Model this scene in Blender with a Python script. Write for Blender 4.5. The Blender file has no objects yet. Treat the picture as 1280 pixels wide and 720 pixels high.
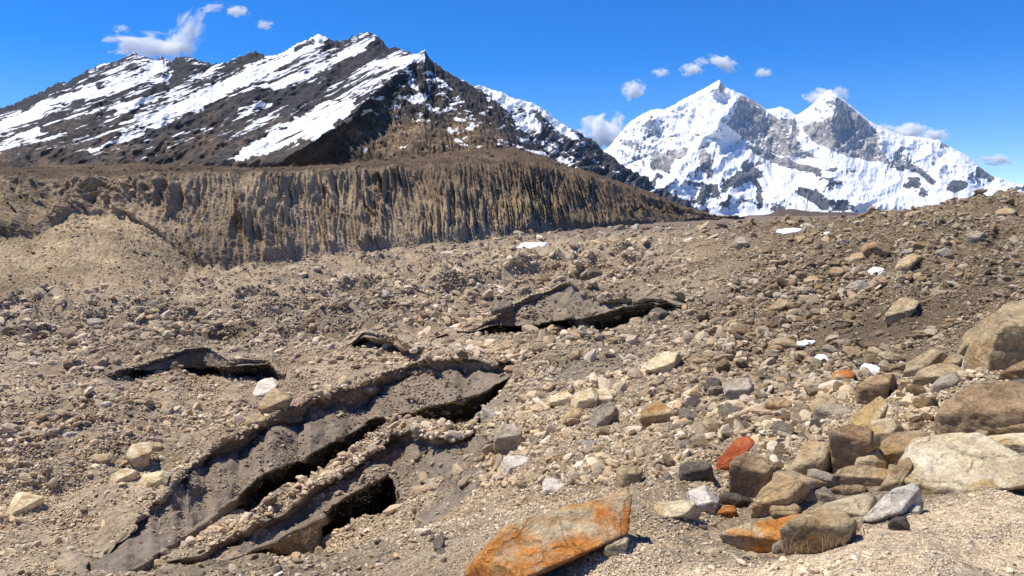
import bpy, bmesh, math, time
import numpy as np
from mathutils import Vector, Matrix

T0 = time.time()
rng = np.random.default_rng(7)
scene = bpy.context.scene
COL = scene.collection
R = math.radians

# ------------------------------------------------------------------ camera
F = 920.0                       # focal length in pixels of the 1280 px wide photograph
PITCH = math.atan(90 / F)       # looking slightly down: level lines meet at row 270
CP, SP = math.cos(PITCH), math.sin(PITCH)
EYE = np.array([0.0, 0.0, 1.7])
cam_d = bpy.data.cameras.new('camera')
cam = bpy.data.objects.new('camera', cam_d)
COL.objects.link(cam)
cam.location = EYE
cam.rotation_euler = (math.pi / 2 - PITCH, 0, 0)
cam_d.sensor_width = 36
cam_d.lens = F / 1280 * 36
cam_d.clip_start = 0.05
cam_d.clip_end = 90000
scene.camera = cam


def ray(u, v):
    """direction with unit depth (y = 1)"""
    a = (np.asarray(u, float) - 640) / F
    b = -(np.asarray(v, float) - 360) / F
    dy = CP + b * SP
    return np.stack(np.broadcast_arrays(a / dy, np.ones_like(dy), (-SP + b * CP) / dy), -1)


def at(u, v, y):
    return EYE + ray(u, v) * np.asarray(y, float)[..., None]


def vz(v):
    """height above the eye per metre of depth, at row v"""
    b = -(np.asarray(v, float) - 360) / F
    return (-SP + b * CP) / (CP + b * SP)


def proj(P):
    d = P - EYE
    dep = d[..., 1] * CP - d[..., 2] * SP
    up = d[..., 1] * SP + d[..., 2] * CP
    return 640 + F * d[..., 0] / dep, 360 - F * up / dep


# ------------------------------------------------------------------ noise
def _h(ix, iy, iz, seed):
    h = (ix.astype(np.uint32) * np.uint32(374761393) + iy.astype(np.uint32) * np.uint32(668265263)
         + iz.astype(np.uint32) * np.uint32(2147483647 - 58) + np.uint32((seed * 974634541 + 12345) & 0xffffffff))
    h = (h ^ (h >> np.uint32(13))) * np.uint32(1274126177)
    h = (h ^ (h >> np.uint32(15))) * np.uint32(2246822519)
    return h ^ (h >> np.uint32(16))


_G = np.array([[math.cos(k * math.pi / 8), math.sin(k * math.pi / 8)] for k in range(16)], np.float32) * 1.6


def n2(x, y, seed=0):
    x = np.asarray(x, np.float64); y = np.asarray(y, np.float64)
    xi = np.floor(x); yi = np.floor(y)
    fx = (x - xi).astype(np.float32); fy = (y - yi).astype(np.float32)
    xi = xi.astype(np.int64); yi = yi.astype(np.int64)
    z = np.zeros(1, np.int64)
    sx = fx * fx * fx * (fx * (fx * 6 - 15) + 10); sy = fy * fy * fy * (fy * (fy * 6 - 15) + 10)

    def c(dx, dy):
        g = _G[_h(xi + dx, yi + dy, z, seed) & np.uint32(15)]
        return g[..., 0] * (fx - dx) + g[..., 1] * (fy - dy)
    a = c(0, 0); a = a + (c(1, 0) - a) * sx
    b = c(0, 1); b = b + (c(1, 1) - b) * sx
    return a + (b - a) * sy


def n3(x, y, z, seed=0):
    xi = np.floor(x); yi = np.floor(y); zi = np.floor(z)
    fx = x - xi; fy = y - yi; fz = z - zi
    xi = xi.astype(np.int64); yi = yi.astype(np.int64); zi = zi.astype(np.int64)
    s = [f * f * f * (f * (f * 6 - 15) + 10) for f in (fx, fy, fz)]

    def c(dx, dy, dz):
        h = _h(xi + dx, yi + dy, zi + dz, seed)
        a = np.where(h & 1, fx - dx, dx - fx); b = np.where(h & 2, fy - dy, dy - fy); e = np.where(h & 4, fz - dz, dz - fz)
        return a + b + e
    r = []
    for dz in (0, 1):
        p = c(0, 0, dz); p = p + (c(1, 0, dz) - p) * s[0]
        q = c(0, 1, dz); q = q + (c(1, 1, dz) - q) * s[0]
        r.append(p + (q - p) * s[1])
    return r[0] + (r[1] - r[0]) * s[2]


def fbm2(x, y, seed=0, octs=4, lac=2.03, gain=0.5):
    t = 0; a = 1.0
    for k in range(octs):
        t = t + a * n2(x * lac ** k, y * lac ** k, seed + k); a *= gain
    return t


def ridge2(x, y, seed=0, octs=4, gain=0.55):
    t = 0; a = 1.0
    for k in range(octs):
        t = t + a * (1 - 2 * np.abs(n2(x * 2.07 ** k, y * 2.07 ** k, seed + k))); a *= gain
    return t


def sstep(a, b, x):
    t = np.clip((x - a) / (b - a), 0, 1)
    return t * t * (3 - 2 * t)


def inpoly(u, v, poly):
    ins = np.zeros(np.shape(u), bool)
    n = len(poly)
    for i in range(n):
        x0, y0 = poly[i]; x1, y1 = poly[(i + 1) % n]
        if y0 == y1:
            continue
        c = ((y0 > v) != (y1 > v)) & (u < (x1 - x0) * (v - y0) / (y1 - y0) + x0)
        ins ^= c
    return ins


def segdist(u, v, pts):
    d = np.full(np.shape(u), 1e9)
    for (x0, y0), (x1, y1) in zip(pts[:-1], pts[1:]):
        L = (x1 - x0) ** 2 + (y1 - y0) ** 2
        t = np.clip(((u - x0) * (x1 - x0) + (v - y0) * (y1 - y0)) / L, 0, 1)
        d = np.minimum(d, np.hypot(u - x0 - t * (x1 - x0), v - y0 - t * (y1 - y0)))
    return d


# ------------------------------------------------------------------ mesh helpers
def mesh_np(name, V, Fc, mat, smooth=True, attrs=None, kind=None, link=True):
    """V (n,3), Fc (m,k)"""
    me = bpy.data.meshes.new(name)
    V = np.ascontiguousarray(V, np.float32); Fc = np.ascontiguousarray(Fc, np.int32)
    m, k = Fc.shape
    me.vertices.add(len(V)); me.vertices.foreach_set('co', V.ravel())
    me.loops.add(m * k); me.loops.foreach_set('vertex_index', Fc.ravel())
    me.polygons.add(m); me.polygons.foreach_set('loop_start', np.arange(0, m * k, k, dtype=np.int32))
    me.polygons.foreach_set('use_smooth', np.full(m, smooth, bool))
    me.update(calc_edges=True)
    for an, av in (attrs or {}).items():
        if av.ndim == 2:
            a = me.color_attributes.new(an, 'FLOAT_COLOR', 'POINT')
            c = np.ones((len(V), 4), np.float32); c[:, :3] = av
            a.data.foreach_set('color', c.ravel())
        else:
            a = me.attributes.new(an, 'FLOAT', 'POINT'); a.data.foreach_set('value', av.astype(np.float32))
    me.materials.append(mat)
    if not link:
        return me
    o = bpy.data.objects.new(name, me); COL.objects.link(o)
    if kind:
        o['kind'] = kind
    return o


def grid_faces(nr, nc):
    i = np.arange(nr * nc).reshape(nr, nc)
    return np.stack([i[:-1, :-1], i[:-1, 1:], i[1:, 1:], i[1:, :-1]], -1).reshape(-1, 4)


def grid_normals(P):
    du = np.gradient(P, axis=1); dv = np.gradient(P, axis=0)
    n = np.cross(du, dv)
    n /= np.linalg.norm(n, axis=-1, keepdims=True) + 1e-12
    return n


def sub(V, Fc, attrs):
    used = np.zeros(len(V), bool); used[Fc.ravel()] = True
    idx = np.cumsum(used) - 1
    return V[used], idx[Fc], {k: a[used] for k, a in attrs.items()}


def tag(o, label, cat, group=None):
    o['label'] = label; o['category'] = cat
    if group:
        o['group'] = group


def label(o, text):
    o['label'] = text


# ------------------------------------------------------------------ materials
class NT:
    def __init__(self, name):
        self.m = bpy.data.materials.new(name); self.m.use_nodes = True
        self.t = self.m.node_tree; self.t.nodes.clear()
        self.out = self.t.nodes.new('ShaderNodeOutputMaterial')

    def n(self, typ, **kw):
        nd = self.t.nodes.new(typ)
        for k, v in kw.items():
            if k.startswith('_'):
                setattr(nd, k[1:], v)
            else:
                key = k.replace('__', ' ')
                self.set(nd.inputs[key], v)
        return nd

    def set(self, sock, v):
        if hasattr(v, 'is_output'):
            self.t.links.new(v, sock)
        else:
            if isinstance(v, tuple) and len(v) == 3 and sock.type == 'RGBA':
                v = (*v, 1)
            sock.default_value = v

    def noise(self, vec, scale, detail=5.0, rough=0.55, dist=0.0):
        nd = self.n('ShaderNodeTexNoise', Scale=scale, Detail=detail, Roughness=rough, Distortion=dist)
        self.set(nd.inputs['Vector'], vec)
        return nd.outputs['Fac']

    def ramp(self, fac, stops, interp='LINEAR'):
        nd = self.n('ShaderNodeValToRGB'); self.set(nd.inputs['Fac'], fac)
        cr = nd.color_ramp; cr.interpolation = interp
        while len(cr.elements) < len(stops):
            cr.elements.new(0.5)
        for e, (p, c) in zip(cr.elements, stops):
            e.position = p
            e.color = (*c, 1) if isinstance(c, tuple) else (c, c, c, 1)
        return nd.outputs['Color']

    def mix(self, fac, a, b, blend='MIX'):
        nd = self.t.nodes.new('ShaderNodeMix'); nd.data_type = 'RGBA'; nd.blend_type = blend
        self.set(nd.inputs[0], fac); self.set(nd.inputs[6], a); self.set(nd.inputs[7], b)
        return nd.outputs[2]

    def math(self, op, a, b=0.0, clamp=False):
        nd = self.t.nodes.new('ShaderNodeMath'); nd.operation = op; nd.use_clamp = clamp
        self.set(nd.inputs[0], a); self.set(nd.inputs[1], b)
        return nd.outputs[0]

    def mapping(self, vec, scale=(1, 1, 1), rot=(0, 0, 0), loc=(0, 0, 0)):
        nd = self.n('ShaderNodeMapping', Scale=scale, Rotation=rot, Location=loc)
        self.set(nd.inputs['Vector'], vec)
        return nd.outputs['Vector']

    def bump(self, h, dist, strength=1.0, normal=None):
        nd = self.n('ShaderNodeBump', Height=h, Distance=dist, Strength=strength)
        if normal is not None:
            self.set(nd.inputs['Normal'], normal)
        return nd.outputs['Normal']

    def finish(self, color, rough=0.9, normal=None, spec=0.25):
        b = self.n('ShaderNodeBsdfPrincipled')
        self.set(b.inputs['Base Color'], color); self.set(b.inputs['Roughness'], rough)
        b.inputs['Specular IOR Level'].default_value = spec
        if normal is not None:
            self.set(b.inputs['Normal'], normal)
        self.t.links.new(b.outputs[0], self.out.inputs['Surface'])
        return self.m


def mat_ground():
    t = NT('debris_ground')
    pos = t.n('ShaderNodeNewGeometry').outputs['Position']
    tint = t.n('ShaderNodeAttribute', _attribute_name='tint').outputs['Color']
    a = t.noise(pos, 38.0, 5, .7)
    b = t.noise(pos, 6.0, 6, .65)
    c = t.noise(pos, 0.8, 6, .65)
    col = t.mix(1.0, tint, t.ramp(a, [(.3, .45), (.5, .95), (.72, 1.45)]), 'MULTIPLY')
    col = t.mix(1.0, col, t.ramp(b, [(.3, .62), (.5, 1.0), (.7, 1.25)]), 'MULTIPLY')
    col = t.mix(1.0, col, t.ramp(c, [(.3, .75), (.5, 1.0), (.7, 1.15)]), 'MULTIPLY')
    vor = t.n('ShaderNodeTexVoronoi', Scale=26.0, Randomness=1.0); t.set(vor.inputs['Vector'], pos)
    vor2 = t.n('ShaderNodeTexVoronoi', Scale=5.0, Randomness=1.0); t.set(vor2.inputs['Vector'], pos)
    n = t.bump(t.math('ADD', t.noise(pos, 1.6, 7, .65), t.math('MULTIPLY', vor2.outputs['Distance'], -.35)), .35, .8)
    n = t.bump(t.math('ADD', t.noise(pos, 30.0, 5, .7), t.math('MULTIPLY', vor.outputs['Distance'], -.6)), .03, .8, n)
    return t.finish(col, .95, n, .12)


def mat_ice():
    t = NT('dirty_glacier_ice')
    pos = t.n('ShaderNodeNewGeometry').outputs['Position']
    s = t.noise(pos, 1.6, 7, .68, .3)
    s2 = t.noise(t.mapping(pos, (.35, .5, 6.0), rot=(.15, .35, 0)), 1.0, 5, .6)
    g = t.noise(pos, 18.0, 5, .7)
    col = t.ramp(t.math('ADD', t.math('MULTIPLY', s, .6), t.math('MULTIPLY', s2, .4)),
                 [(.32, (.18, .142, .10)), (.5, (.29, .23, .163)), (.68, (.40, .325, .235))])
    col = t.mix(1.0, col, t.ramp(g, [(.3, .7), (.5, 1.0), (.75, 1.5)]), 'MULTIPLY')
    shade_fac = t.n('ShaderNodeAttribute', _attribute_name='cave_shade').outputs['Fac']
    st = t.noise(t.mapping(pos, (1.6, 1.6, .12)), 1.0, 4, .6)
    col = t.mix(shade_fac, col, t.ramp(st, [(.45, (.030, .028, .026)), (.62, (.055, .052, .048)), (.74, (.16, .15, .14))]))  # near-black colour paints the cave shade onto the overhung walls
    n = t.bump(t.math('ADD', s, t.math('MULTIPLY', g, .5)), .2, .9)
    return t.finish(col, .75, n, .2)


def mat_moraine():
    t = NT('moraine_till')
    pos = t.n('ShaderNodeNewGeometry').outputs['Position']
    tint = t.n('ShaderNodeAttribute', _attribute_name='tint').outputs['Color']
    a = t.noise(pos, 1.3, 8, .8); b = t.noise(pos, .16, 6, .65)
    col = t.mix(1.0, tint, t.ramp(a, [(.33, .38), (.5, 1.0), (.68, 1.7)]), 'MULTIPLY')
    col = t.mix(1.0, col, t.ramp(b, [(.3, .7), (.5, 1.0), (.7, 1.25)]), 'MULTIPLY')
    n = t.bump(t.noise(pos, .7, 8, .72), 1.6, .9)
    return t.finish(col, .95, n, .1)


def mat_mountain(name, freq, bumpd, snowcol=(.80, .81, .83), sharp=.07, grain=1.0, beds=0.0):
    t = NT(name)
    pos = t.n('ShaderNodeNewGeometry').outputs['Position']
    tint = t.n('ShaderNodeAttribute', _attribute_name='tint').outputs['Color']
    sn = t.n('ShaderNodeAttribute', _attribute_name='snow').outputs['Fac']
    a = t.noise(pos, freq, 8, .7); b = t.noise(pos, freq * .15, 6, .65)
    k = t.math('ADD', sn, t.math('MULTIPLY', t.math('SUBTRACT', a, .5), grain))
    if beds:
        rp = t.mapping(pos, (1, 1, 1), rot=(0, R(24), 0))
        bd = t.noise(t.mapping(rp, (.0045, .012, .075)), 1.0, 7, .66, .6)
        k = t.math('ADD', k, t.math('MULTIPLY', t.math('SUBTRACT', bd, .5), beds))
    mask = t.ramp(k, [(.5 - sharp, 0.0), (.5 + sharp, 1.0)])
    rock = t.mix(1.0, tint, t.ramp(a, [(.33, .3), (.5, .9), (.7, 2.2)]), 'MULTIPLY')
    rock = t.mix(1.0, rock, t.ramp(b, [(.3, .75), (.5, 1.0), (.7, 1.3)]), 'MULTIPLY')
    col = t.mix(mask, rock, snowcol)
    n = t.bump(a, bumpd, .7)
    return t.finish(col, .85, n, .1)


def mat_rock(name, base, dark, light, accent=None, acc_amt=.5, scale=1.0, band=True):
    t = NT(name)
    tc = t.n('ShaderNodeTexCoord').outputs['Object']
    rnd = t.n('ShaderNodeObjectInfo').outputs['Random']
    off = t.n('ShaderNodeCombineXYZ'); t.set(off.inputs[0], t.math('MULTIPLY', rnd, 37.0)); t.set(off.inputs[1], t.math('MULTIPLY', rnd, 91.0))
    va = t.n('ShaderNodeVectorMath', _operation='ADD'); t.set(va.inputs[0], tc); t.set(va.inputs[1], off.outputs[0])
    p = va.outputs[0]
    a = t.noise(p, 3.2 * scale, 8, .68, .4)
    st = t.noise(t.mapping(p, (1.2 * scale, 1.2 * scale, 9 * scale), rot=(.35, .5, 0)), 1.0, 6, .65, .3)
    g = t.noise(p, 45 * scale, 4, .75)
    col = t.ramp(a, [(.3, dark), (.48, base), (.68, light)])
    if band:
        col = t.mix(1.0, col, t.ramp(st, [(.33, .74), (.5, 1.0), (.68, 1.14)]), 'MULTIPLY')
    if accent:
        m = t.ramp(t.noise(p, 2.3 * scale, 5, .6, .8), [(.5 + .2 * (.5 - acc_amt) - .03, 0.0), (.5 + .2 * (.5 - acc_amt) + .09, 1.0)])
        col = t.mix(m, col, accent)
    f2 = t.noise(p, 14 * scale, 7, .75, .6)
    col = t.mix(1.0, col, t.ramp(f2, [(.34, .68), (.5, 1.06), (.66, 1.3)]), 'MULTIPLY')
    vo = t.n('ShaderNodeTexVoronoi', _feature='DISTANCE_TO_EDGE', Scale=2.6 * scale); t.set(vo.inputs['Vector'], t.mapping(p, (1, 1, 1.8), rot=(.3, .4, 0), loc=(3, 1, 2)))
    wob = t.math('ADD', vo.outputs['Distance'], t.math('MULTIPLY', t.math('SUBTRACT', a, .5), .6))
    crack = t.ramp(wob, [(.0, 0.0), (.035, 1.0)])
    col = t.mix(1.0, col, t.ramp(g, [(.3, .72), (.5, 1.0), (.72, 1.22)]), 'MULTIPLY')
    col = t.mix(1.0, col, t.ramp(rnd, [(0.0, .86), (1.0, 1.12)]), 'MULTIPLY')
    n = t.bump(t.math('ADD', t.math('ADD', a, t.math('MULTIPLY', st, .8)), t.math('ADD', t.math('MULTIPLY', g, .16), t.math('ADD', t.math('MULTIPLY', f2, .5), t.math('MULTIPLY', crack, .16)))), .07 / scale, 1.0)
    return t.finish(col, .88, n, .2)


def mat_rubble():
    t = NT('rubble_stones')
    pos = t.n('ShaderNodeNewGeometry').outputs['Position']
    tint = t.n('ShaderNodeAttribute', _attribute_name='tint').outputs['Color']
    g = t.noise(pos, 22.0, 5, .7)
    col = t.mix(1.0, tint, t.ramp(g, [(.3, .65), (.5, 1.0), (.72, 1.3)]), 'MULTIPLY')
    return t.finish(col, .92, t.bump(g, .03, .6), .15)


M_GROUND = mat_ground()
M_ICE = mat_ice()
M_MORAINE = mat_moraine()
M_MOUNT = mat_mountain('dark_rock_and_snow', .06, 5.0, beds=2.4)
M_SNOWMT = mat_mountain('glaciated_rock_and_snow', .012, 14.0, (.76, .775, .80), .045, .7)
M_RUBBLE = mat_rubble()
ROCK = {
    'cream': mat_rock('cream_gneiss', (.72, .585, .35), (.52, .40, .22), (.82, .70, .48), (.52, .36, .15), .30),
    'tan': mat_rock('tan_gneiss', (.46, .345, .195), (.28, .20, .11), (.60, .485, .31), (.44, .28, .12), .3),
    'brown': mat_rock('brown_gneiss', (.36, .245, .135), (.18, .12, .065), (.50, .36, .21), (.33, .19, .085), .25),
    'ochre': mat_rock('ochre_gneiss', (.42, .30, .155), (.26, .17, .08), (.54, .43, .26), (.42, .23, .085), .3),
    'grey': mat_rock('grey_granite', (.40, .325, .22), (.21, .18, .14), (.49, .44, .36)),
    'dark': mat_rock('dark_schist', (.16, .13, .10), (.07, .058, .045), (.25, .21, .16)),
    'white': mat_rock('white_granite', (.64, .56, .44), (.45, .38, .29), (.77, .70, .58)),
    'red': mat_rock('red_iron_stained_rock', (.38, .085, .028), (.17, .042, .02), (.50, .17, .06), band=False),
    'orange': mat_rock('orange_iron_stained_rock', (.66, .27, .06), (.50, .15, .035), (.70, .42, .16), (.62, .50, .30), .40),
}
t_ = NT('old_snow')
p_ = t_.n('ShaderNodeNewGeometry').outputs['Position']
M_SNOW = t_.finish(t_.ramp(t_.noise(p_, 3.0, 5, .6), [(.3, (.70, .70, .70)), (.6, (.86, .87, .89))]), .6, t_.bump(t_.noise(p_, 9.0, 5, .6), .05, .7), .2)
t_ = NT('dry_grass_blade')
r_ = t_.n('ShaderNodeNewGeometry').outputs['Random Per Island']
M_GRASS = t_.finish(t_.ramp(r_, [(.0, (.36, .24, .10)), (1., (.62, .48, .26))]), .7)

# ------------------------------------------------------------------ ground: base shape
# heights below / above the eye, along columns of sight: {column: [(depth, height)]}
BASE = {
    -420: [(1.3, -1.7), (3.5, -2.4), (5, -3), (7, -4.2), (10, -5.8), (14, -7.6), (20, -9.6), (28, -11), (40, -12.5), (60, -14.5), (90, -17), (140, -20), (200, -21), (350, -21), (700, -21), (2000, -20), (14000, -10)],
    0: [(1.3, -1.7), (3.5, -2.2), (5, -2.8), (7, -3.9), (10, -5.5), (14, -7.2), (20, -9), (28, -10), (40, -11.3), (60, -13), (90, -15), (140, -17.5), (200, -19.5), (350, -20), (700, -20), (2000, -18), (14000, -10)],
    250: [(1.3, -1.7), (3.5, -2.2), (5, -2.7), (7, -3.7), (10, -5.3), (14, -7.2), (20, -9), (28, -9.8), (40, -10.8), (60, -12.1), (90, -13.8), (140, -16), (220, -18.5), (350, -19), (700, -19), (2000, -16), (14000, -10)],
    450: [(1.3, -1.7), (3.5, -2.1), (5, -2.5), (7, -3.4), (10, -5.0), (14, -7.2), (20, -9.2), (28, -9.4), (40, -9.6), (60, -10.6), (90, -12), (140, -13.5), (220, -15.5), (350, -16.5), (700, -16), (2000, -12), (14000, -10)],
    640: [(1.3, -1.7), (3.5, -1.9), (5, -2.2), (7, -3.0), (10, -4.3), (14, -5.2), (20, -5.8), (28, -6.4), (40, -7.2), (60, -8), (90, -8.6), (140, -9.6), (220, -11.2), (350, -12.3), (700, -13), (2000, -10), (14000, -5)],
    800: [(1.3, -1.7), (3.5, -1.75), (5, -1.95), (7, -2.6), (10, -3.6), (14, -4.2), (20, -4.6), (28, -5), (40, -5.4), (60, -5.9), (90, -6.2), (140, -6.8), (220, -7.6), (350, -8.5), (600, -9), (1000, -9), (2000, -8), (14000, 0)],
    900: [(1.3, -1.7), (3.5, -1.72), (5, -1.88), (7, -2.4), (10, -2.95), (14, -3.4), (20, -3.75), (28, -3.85), (40, -3.6), (60, -3.0), (85, -2.9), (140, -5), (220, -6.2), (350, -7), (600, -7), (1000, -6), (2000, -4), (14000, 10)],
    1000: [(1.3, -1.7), (3.5, -1.7), (5, -1.8), (7, -2.3), (10, -2.65), (14, -2.95), (20, -3.1), (28, -2.9), (40, -2.3), (60, -1.45), (85, -.8), (140, -2.8), (220, -4.2), (350, -5), (600, -4), (1000, -3), (2000, -1), (14000, 20)],
    1130: [(1.3, -1.7), (3.5, -1.7), (5, -1.75), (7, -2.0), (10, -2.3), (14, -2.5), (20, -2.5), (28, -2.1), (40, -1.2), (60, -.3), (75, .35), (140, -2.2), (220, -4), (350, -4), (600, -3), (1000, -2), (2000, 0), (14000, 20)],
    1280: [(1.3, -1.7), (3.5, -1.7), (5, -1.72), (7, -1.8), (10, -1.9), (14, -1.8), (20, -1.4), (28, -.7), (40, .0), (55, .95), (90, -.2), (140, -2), (220, -3), (350, -3), (600, -3), (1000, -2), (2000, 0), (14000, 20)],
    1720: [(1.3, -1.7), (3.5, -1.6), (5, -1.55), (7, -1.5), (10, -1.3), (14, -.9), (20, 0), (28, 1.2), (40, 2.2), (55, 3), (90, 2), (140, 0), (220, -2), (350, -3), (600, -3), (1000, -2), (2000, 0), (14000, 20)],
}
_us = np.array(sorted(BASE)); _ly = np.linspace(math.log(1.0), math.log(15000), 500); _uf = np.linspace(-430, 1730, 433)
_tab = np.stack([np.interp(_ly, np.log([p[0] for p in BASE[u]]), [p[1] for p in BASE[u]]) for u in _us])
_tab = np.stack([np.interp(_uf, _us, _tab[:, j]) for j in range(len(_ly))], 1)


def gauss(a, s, axis):
    r = int(3 * s); k = np.exp(-.5 * (np.arange(-r, r + 1) / s) ** 2); k /= k.sum()
    p = [(0, 0)] * a.ndim; p[axis] = (r, r)
    b = np.pad(a, p, mode='edge')
    return np.apply_along_axis(lambda q: np.convolve(q, k, 'valid'), axis, b)


_tab = gauss(gauss(_tab, 4.0, 1), 8.0, 0)


def zbase(u, y):
    a = np.clip((u + 430) / 5.0, 0, 431.999); b = np.clip((np.log(y) - _ly[0]) / (_ly[1] - _ly[0]), 0, 498.999)
    i = a.astype(int); j = b.astype(int); fa = a - i; fb = b - j
    return (_tab[i, j] * (1 - fa) * (1 - fb) + _tab[i + 1, j] * fa * (1 - fb) + _tab[i, j + 1] * (1 - fa) * fb + _tab[i + 1, j + 1] * fa * fb)


U = np.concatenate([np.linspace(-3200, -440, 24), np.linspace(-420, -6, 90), np.arange(0, 1281, 1.0), np.linspace(1286, 1720, 90), np.linspace(1745, 4400, 24)])
NC = len(U)


def lin(pts):
    p = np.array(pts, float)
    return np.interp(U, p[:, 0], p[:, 1])


def span(a, b, fa=12, fb=12):
    return sstep(a - fa, a + fa, U) * (1 - sstep(b - fb, b + fb, U))


curves = []     # (depth, offset from base), near to far


def curve_base(ypts):
    y = lin(ypts) if isinstance(ypts, list) else np.full(NC, float(ypts))
    curves.append((y, np.zeros(NC)))


def curve(v, y, amt):
    """v, y arrays over the columns; amt 0..1 how far the line is lifted off the base shape"""
    z = vz(v) * y
    curves.append((y, (z - zbase(U, y)) * amt))


def crest_depth(v, guess, h):
    """depth at which the line of sight at row v meets the base shape raised by h, nearest to the guess"""
    out = guess.copy()
    k = np.exp(np.linspace(math.log(.55), math.log(1.8), 240))
    for i in range(NC):
        y = guess[i] * k
        d = zbase(np.full(240, U[i]), y) + h[i] - vz(v[i]) * y
        c = np.nonzero(d[:-1] * d[1:] <= 0)[0]
        if len(c):
            j = c[np.argmin(np.abs(np.log(k[c])))]
            t = d[j] / (d[j] - d[j + 1] + 1e-12)
            out[i] = y[j] + (y[j + 1] - y[j]) * t
        elif np.isfinite(d).all():
            out[i] = y[np.argmin(np.abs(d))]
    return out


def smooth1(a, s):
    r = int(3 * s); k = np.exp(-.5 * (np.arange(-r, r + 1) / s) ** 2); k /= k.sum()
    return np.convolve(np.pad(a, r, mode='edge'), k, 'valid')


jit = lambda amp, wl, s: amp * fbm2(U / wl, np.zeros(NC) + s * 7.3, s, 2)

curve_base(.35)
curve_base(3.2)
curve_base(6.0)
curve_base(10.0)
curve_base([(-420, 13.5), (0, 14), (450, 16.5), (640, 15), (1720, 14)])
# rim of the lower pit
yR = lin([(-420, 16), (0, 16.5), (300, 19.5), (450, 21), (520, 20.5), (640, 18.5), (900, 17), (1720, 16.5)])
aP = span(322, 392, 10, 14)
yRf = yR - .5
curve(lin([(0, 720), (318, 716), (395, 716), (700, 716)]), yRf + .25, aP)
curve(lin([(0, 700), (318, 682), (330, 680), (350, 694), (395, 702), (420, 700)]) + jit(3, 14, 3), yR, span(300, 520, 20, 25) * .9 + 0)
# ridge B
yB = lin([(-420, 17), (0, 18), (150, 21), (200, 22), (300, 23.5), (380, 25), (430, 26.5), (490, 28), (545, 28.6), (600, 27), (700, 24), (900, 22), (1720, 22)])
aB = span(215, 575, 40, 40)
vB = lin([(100, 730), (200, 688), (260, 662), (300, 638), (340, 611), (380, 593), (430, 566), (460, 547), (490, 527), (520, 527), (545, 531), (585, 524), (640, 540)]) + 6 * span(300, 480)
yB0 = yB
w_ = span(190, 600, 30, 30)
yB = yB0 + (smooth1(crest_depth(vB, yB0, lin([(180, 0), (260, .5), (330, 1.0), (430, 1.4), (490, 1.5), (545, 1.0), (600, .2), (640, 0)])), 6) - yB0) * w_
vBn = lin([(100, 745), (200, 712), (260, 688), (300, 661), (345, 639), (400, 602), (450, 573), (490, 546), (520, 541), (560, 543), (600, 545)]) + 4 * span(300, 480) + jit(3.5, 26, 5)
vBl = vBn + lin([(200, 5), (260, 10), (330, 6), (380, 12), (430, 7), (480, 4), (505, 12), (550, 12), (600, 3)])
vBu = lin([(200, 735), (300, 694), (345, 674), (395, 646), (410, 636), (440, 616), (470, 602), (484, 594), (492, 598), (505, 636), (530, 650), (560, 650), (610, 610)])
vBf = lin([(200, 737), (300, 697), (395, 652), (405, 666), (450, 664), (480, 668), (495, 655), (510, 642), (560, 652), (610, 612)])
runB = np.clip((vBu - vBl) / 40 * 1.35, .1, 4)
cave = span(404, 492, 6, 4)
curve(vBf, yB - 1.0 - runB + 4.5 * cave, aB)
curve(vBu, yB - 1.0 - runB, aB)
curve(vBl, yB - .65, aB)
curve(vBn, yB - .9, aB)
curve(vB, yB, aB)
# ridge A
yA = lin([(-420, 20), (0, 21), (100, 23.5), (160, 25), (235, 28), (310, 31), (385, 34), (480, 37), (560, 39), (600, 37.5), (640, 36), (800, 30), (1720, 28)])
aA = span(140, 635, 60, 35)
vA = lin([(0, 740), (60, 718), (100, 697), (160, 658), (200, 624), (235, 582), (275, 560), (310, 540), (350, 520), (385, 500), (395, 497), (430, 489), (480, 467), (520, 455), (560, 447), (590, 450), (640, 455), (680, 458)]) + jit(3, 30, 9)
yA0 = yA
w_ = span(90, 660, 50, 30)
yA = yA0 + (smooth1(crest_depth(vA, yA0, lin([(60, 0), (160, .5), (235, .9), (310, 1.3), (385, 1.6), (480, 1.5), (560, 1.2), (620, .6), (660, 0)])), 6) - yA0) * w_
vAl = vA + lin([(100, 3), (235, 3), (262, 8), (285, 17), (310, 18), (340, 9), (372, 20), (388, 10), (405, 17), (440, 24), (458, 26), (478, 12), (510, 8), (545, 8), (570, 12), (600, 16), (640, 8)]) + jit(7, 30, 11).clip(-4, 14)
vAu = np.maximum(lin([(100, 742), (160, 715), (200, 690), (240, 662), (290, 626), (330, 591), (375, 574), (440, 541), (465, 526), (490, 520), (520, 515), (560, 506), (600, 494), (625, 484), (645, 470)]), vAl + 4)
runA = np.clip((vAu - vAl) / 70 * 4.2, .15, 6)
wallA = span(300, 640, 25, 12)
curve(vAu + 10 + 60 * wallA * np.clip((yA - 20) / 20, 0, 1), yA - .3 - runA + 5.0 * wallA, aA)
curve(vAu, yA - .3 - runA, aA)
curve(vAl, yA + .25, aA)
curve(vA, yA, aA)
# small step G
yG = lin([(-420, 26), (0, 28), (200, 36), (400, 42), (680, 44), (760, 42), (850, 36), (1720, 34)])
aG = span(695, 780, 18, 18)
vG = lin([(600, 440), (680, 436), (700, 428), (730, 416), (755, 406), (775, 405), (800, 412)]) + jit(1.5, 14, 21)
curve(vG + 34, yG - 2.0, aG * .7)
curve(vG + 5, yG - .1, aG)
curve(vG, yG, aG)
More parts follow.
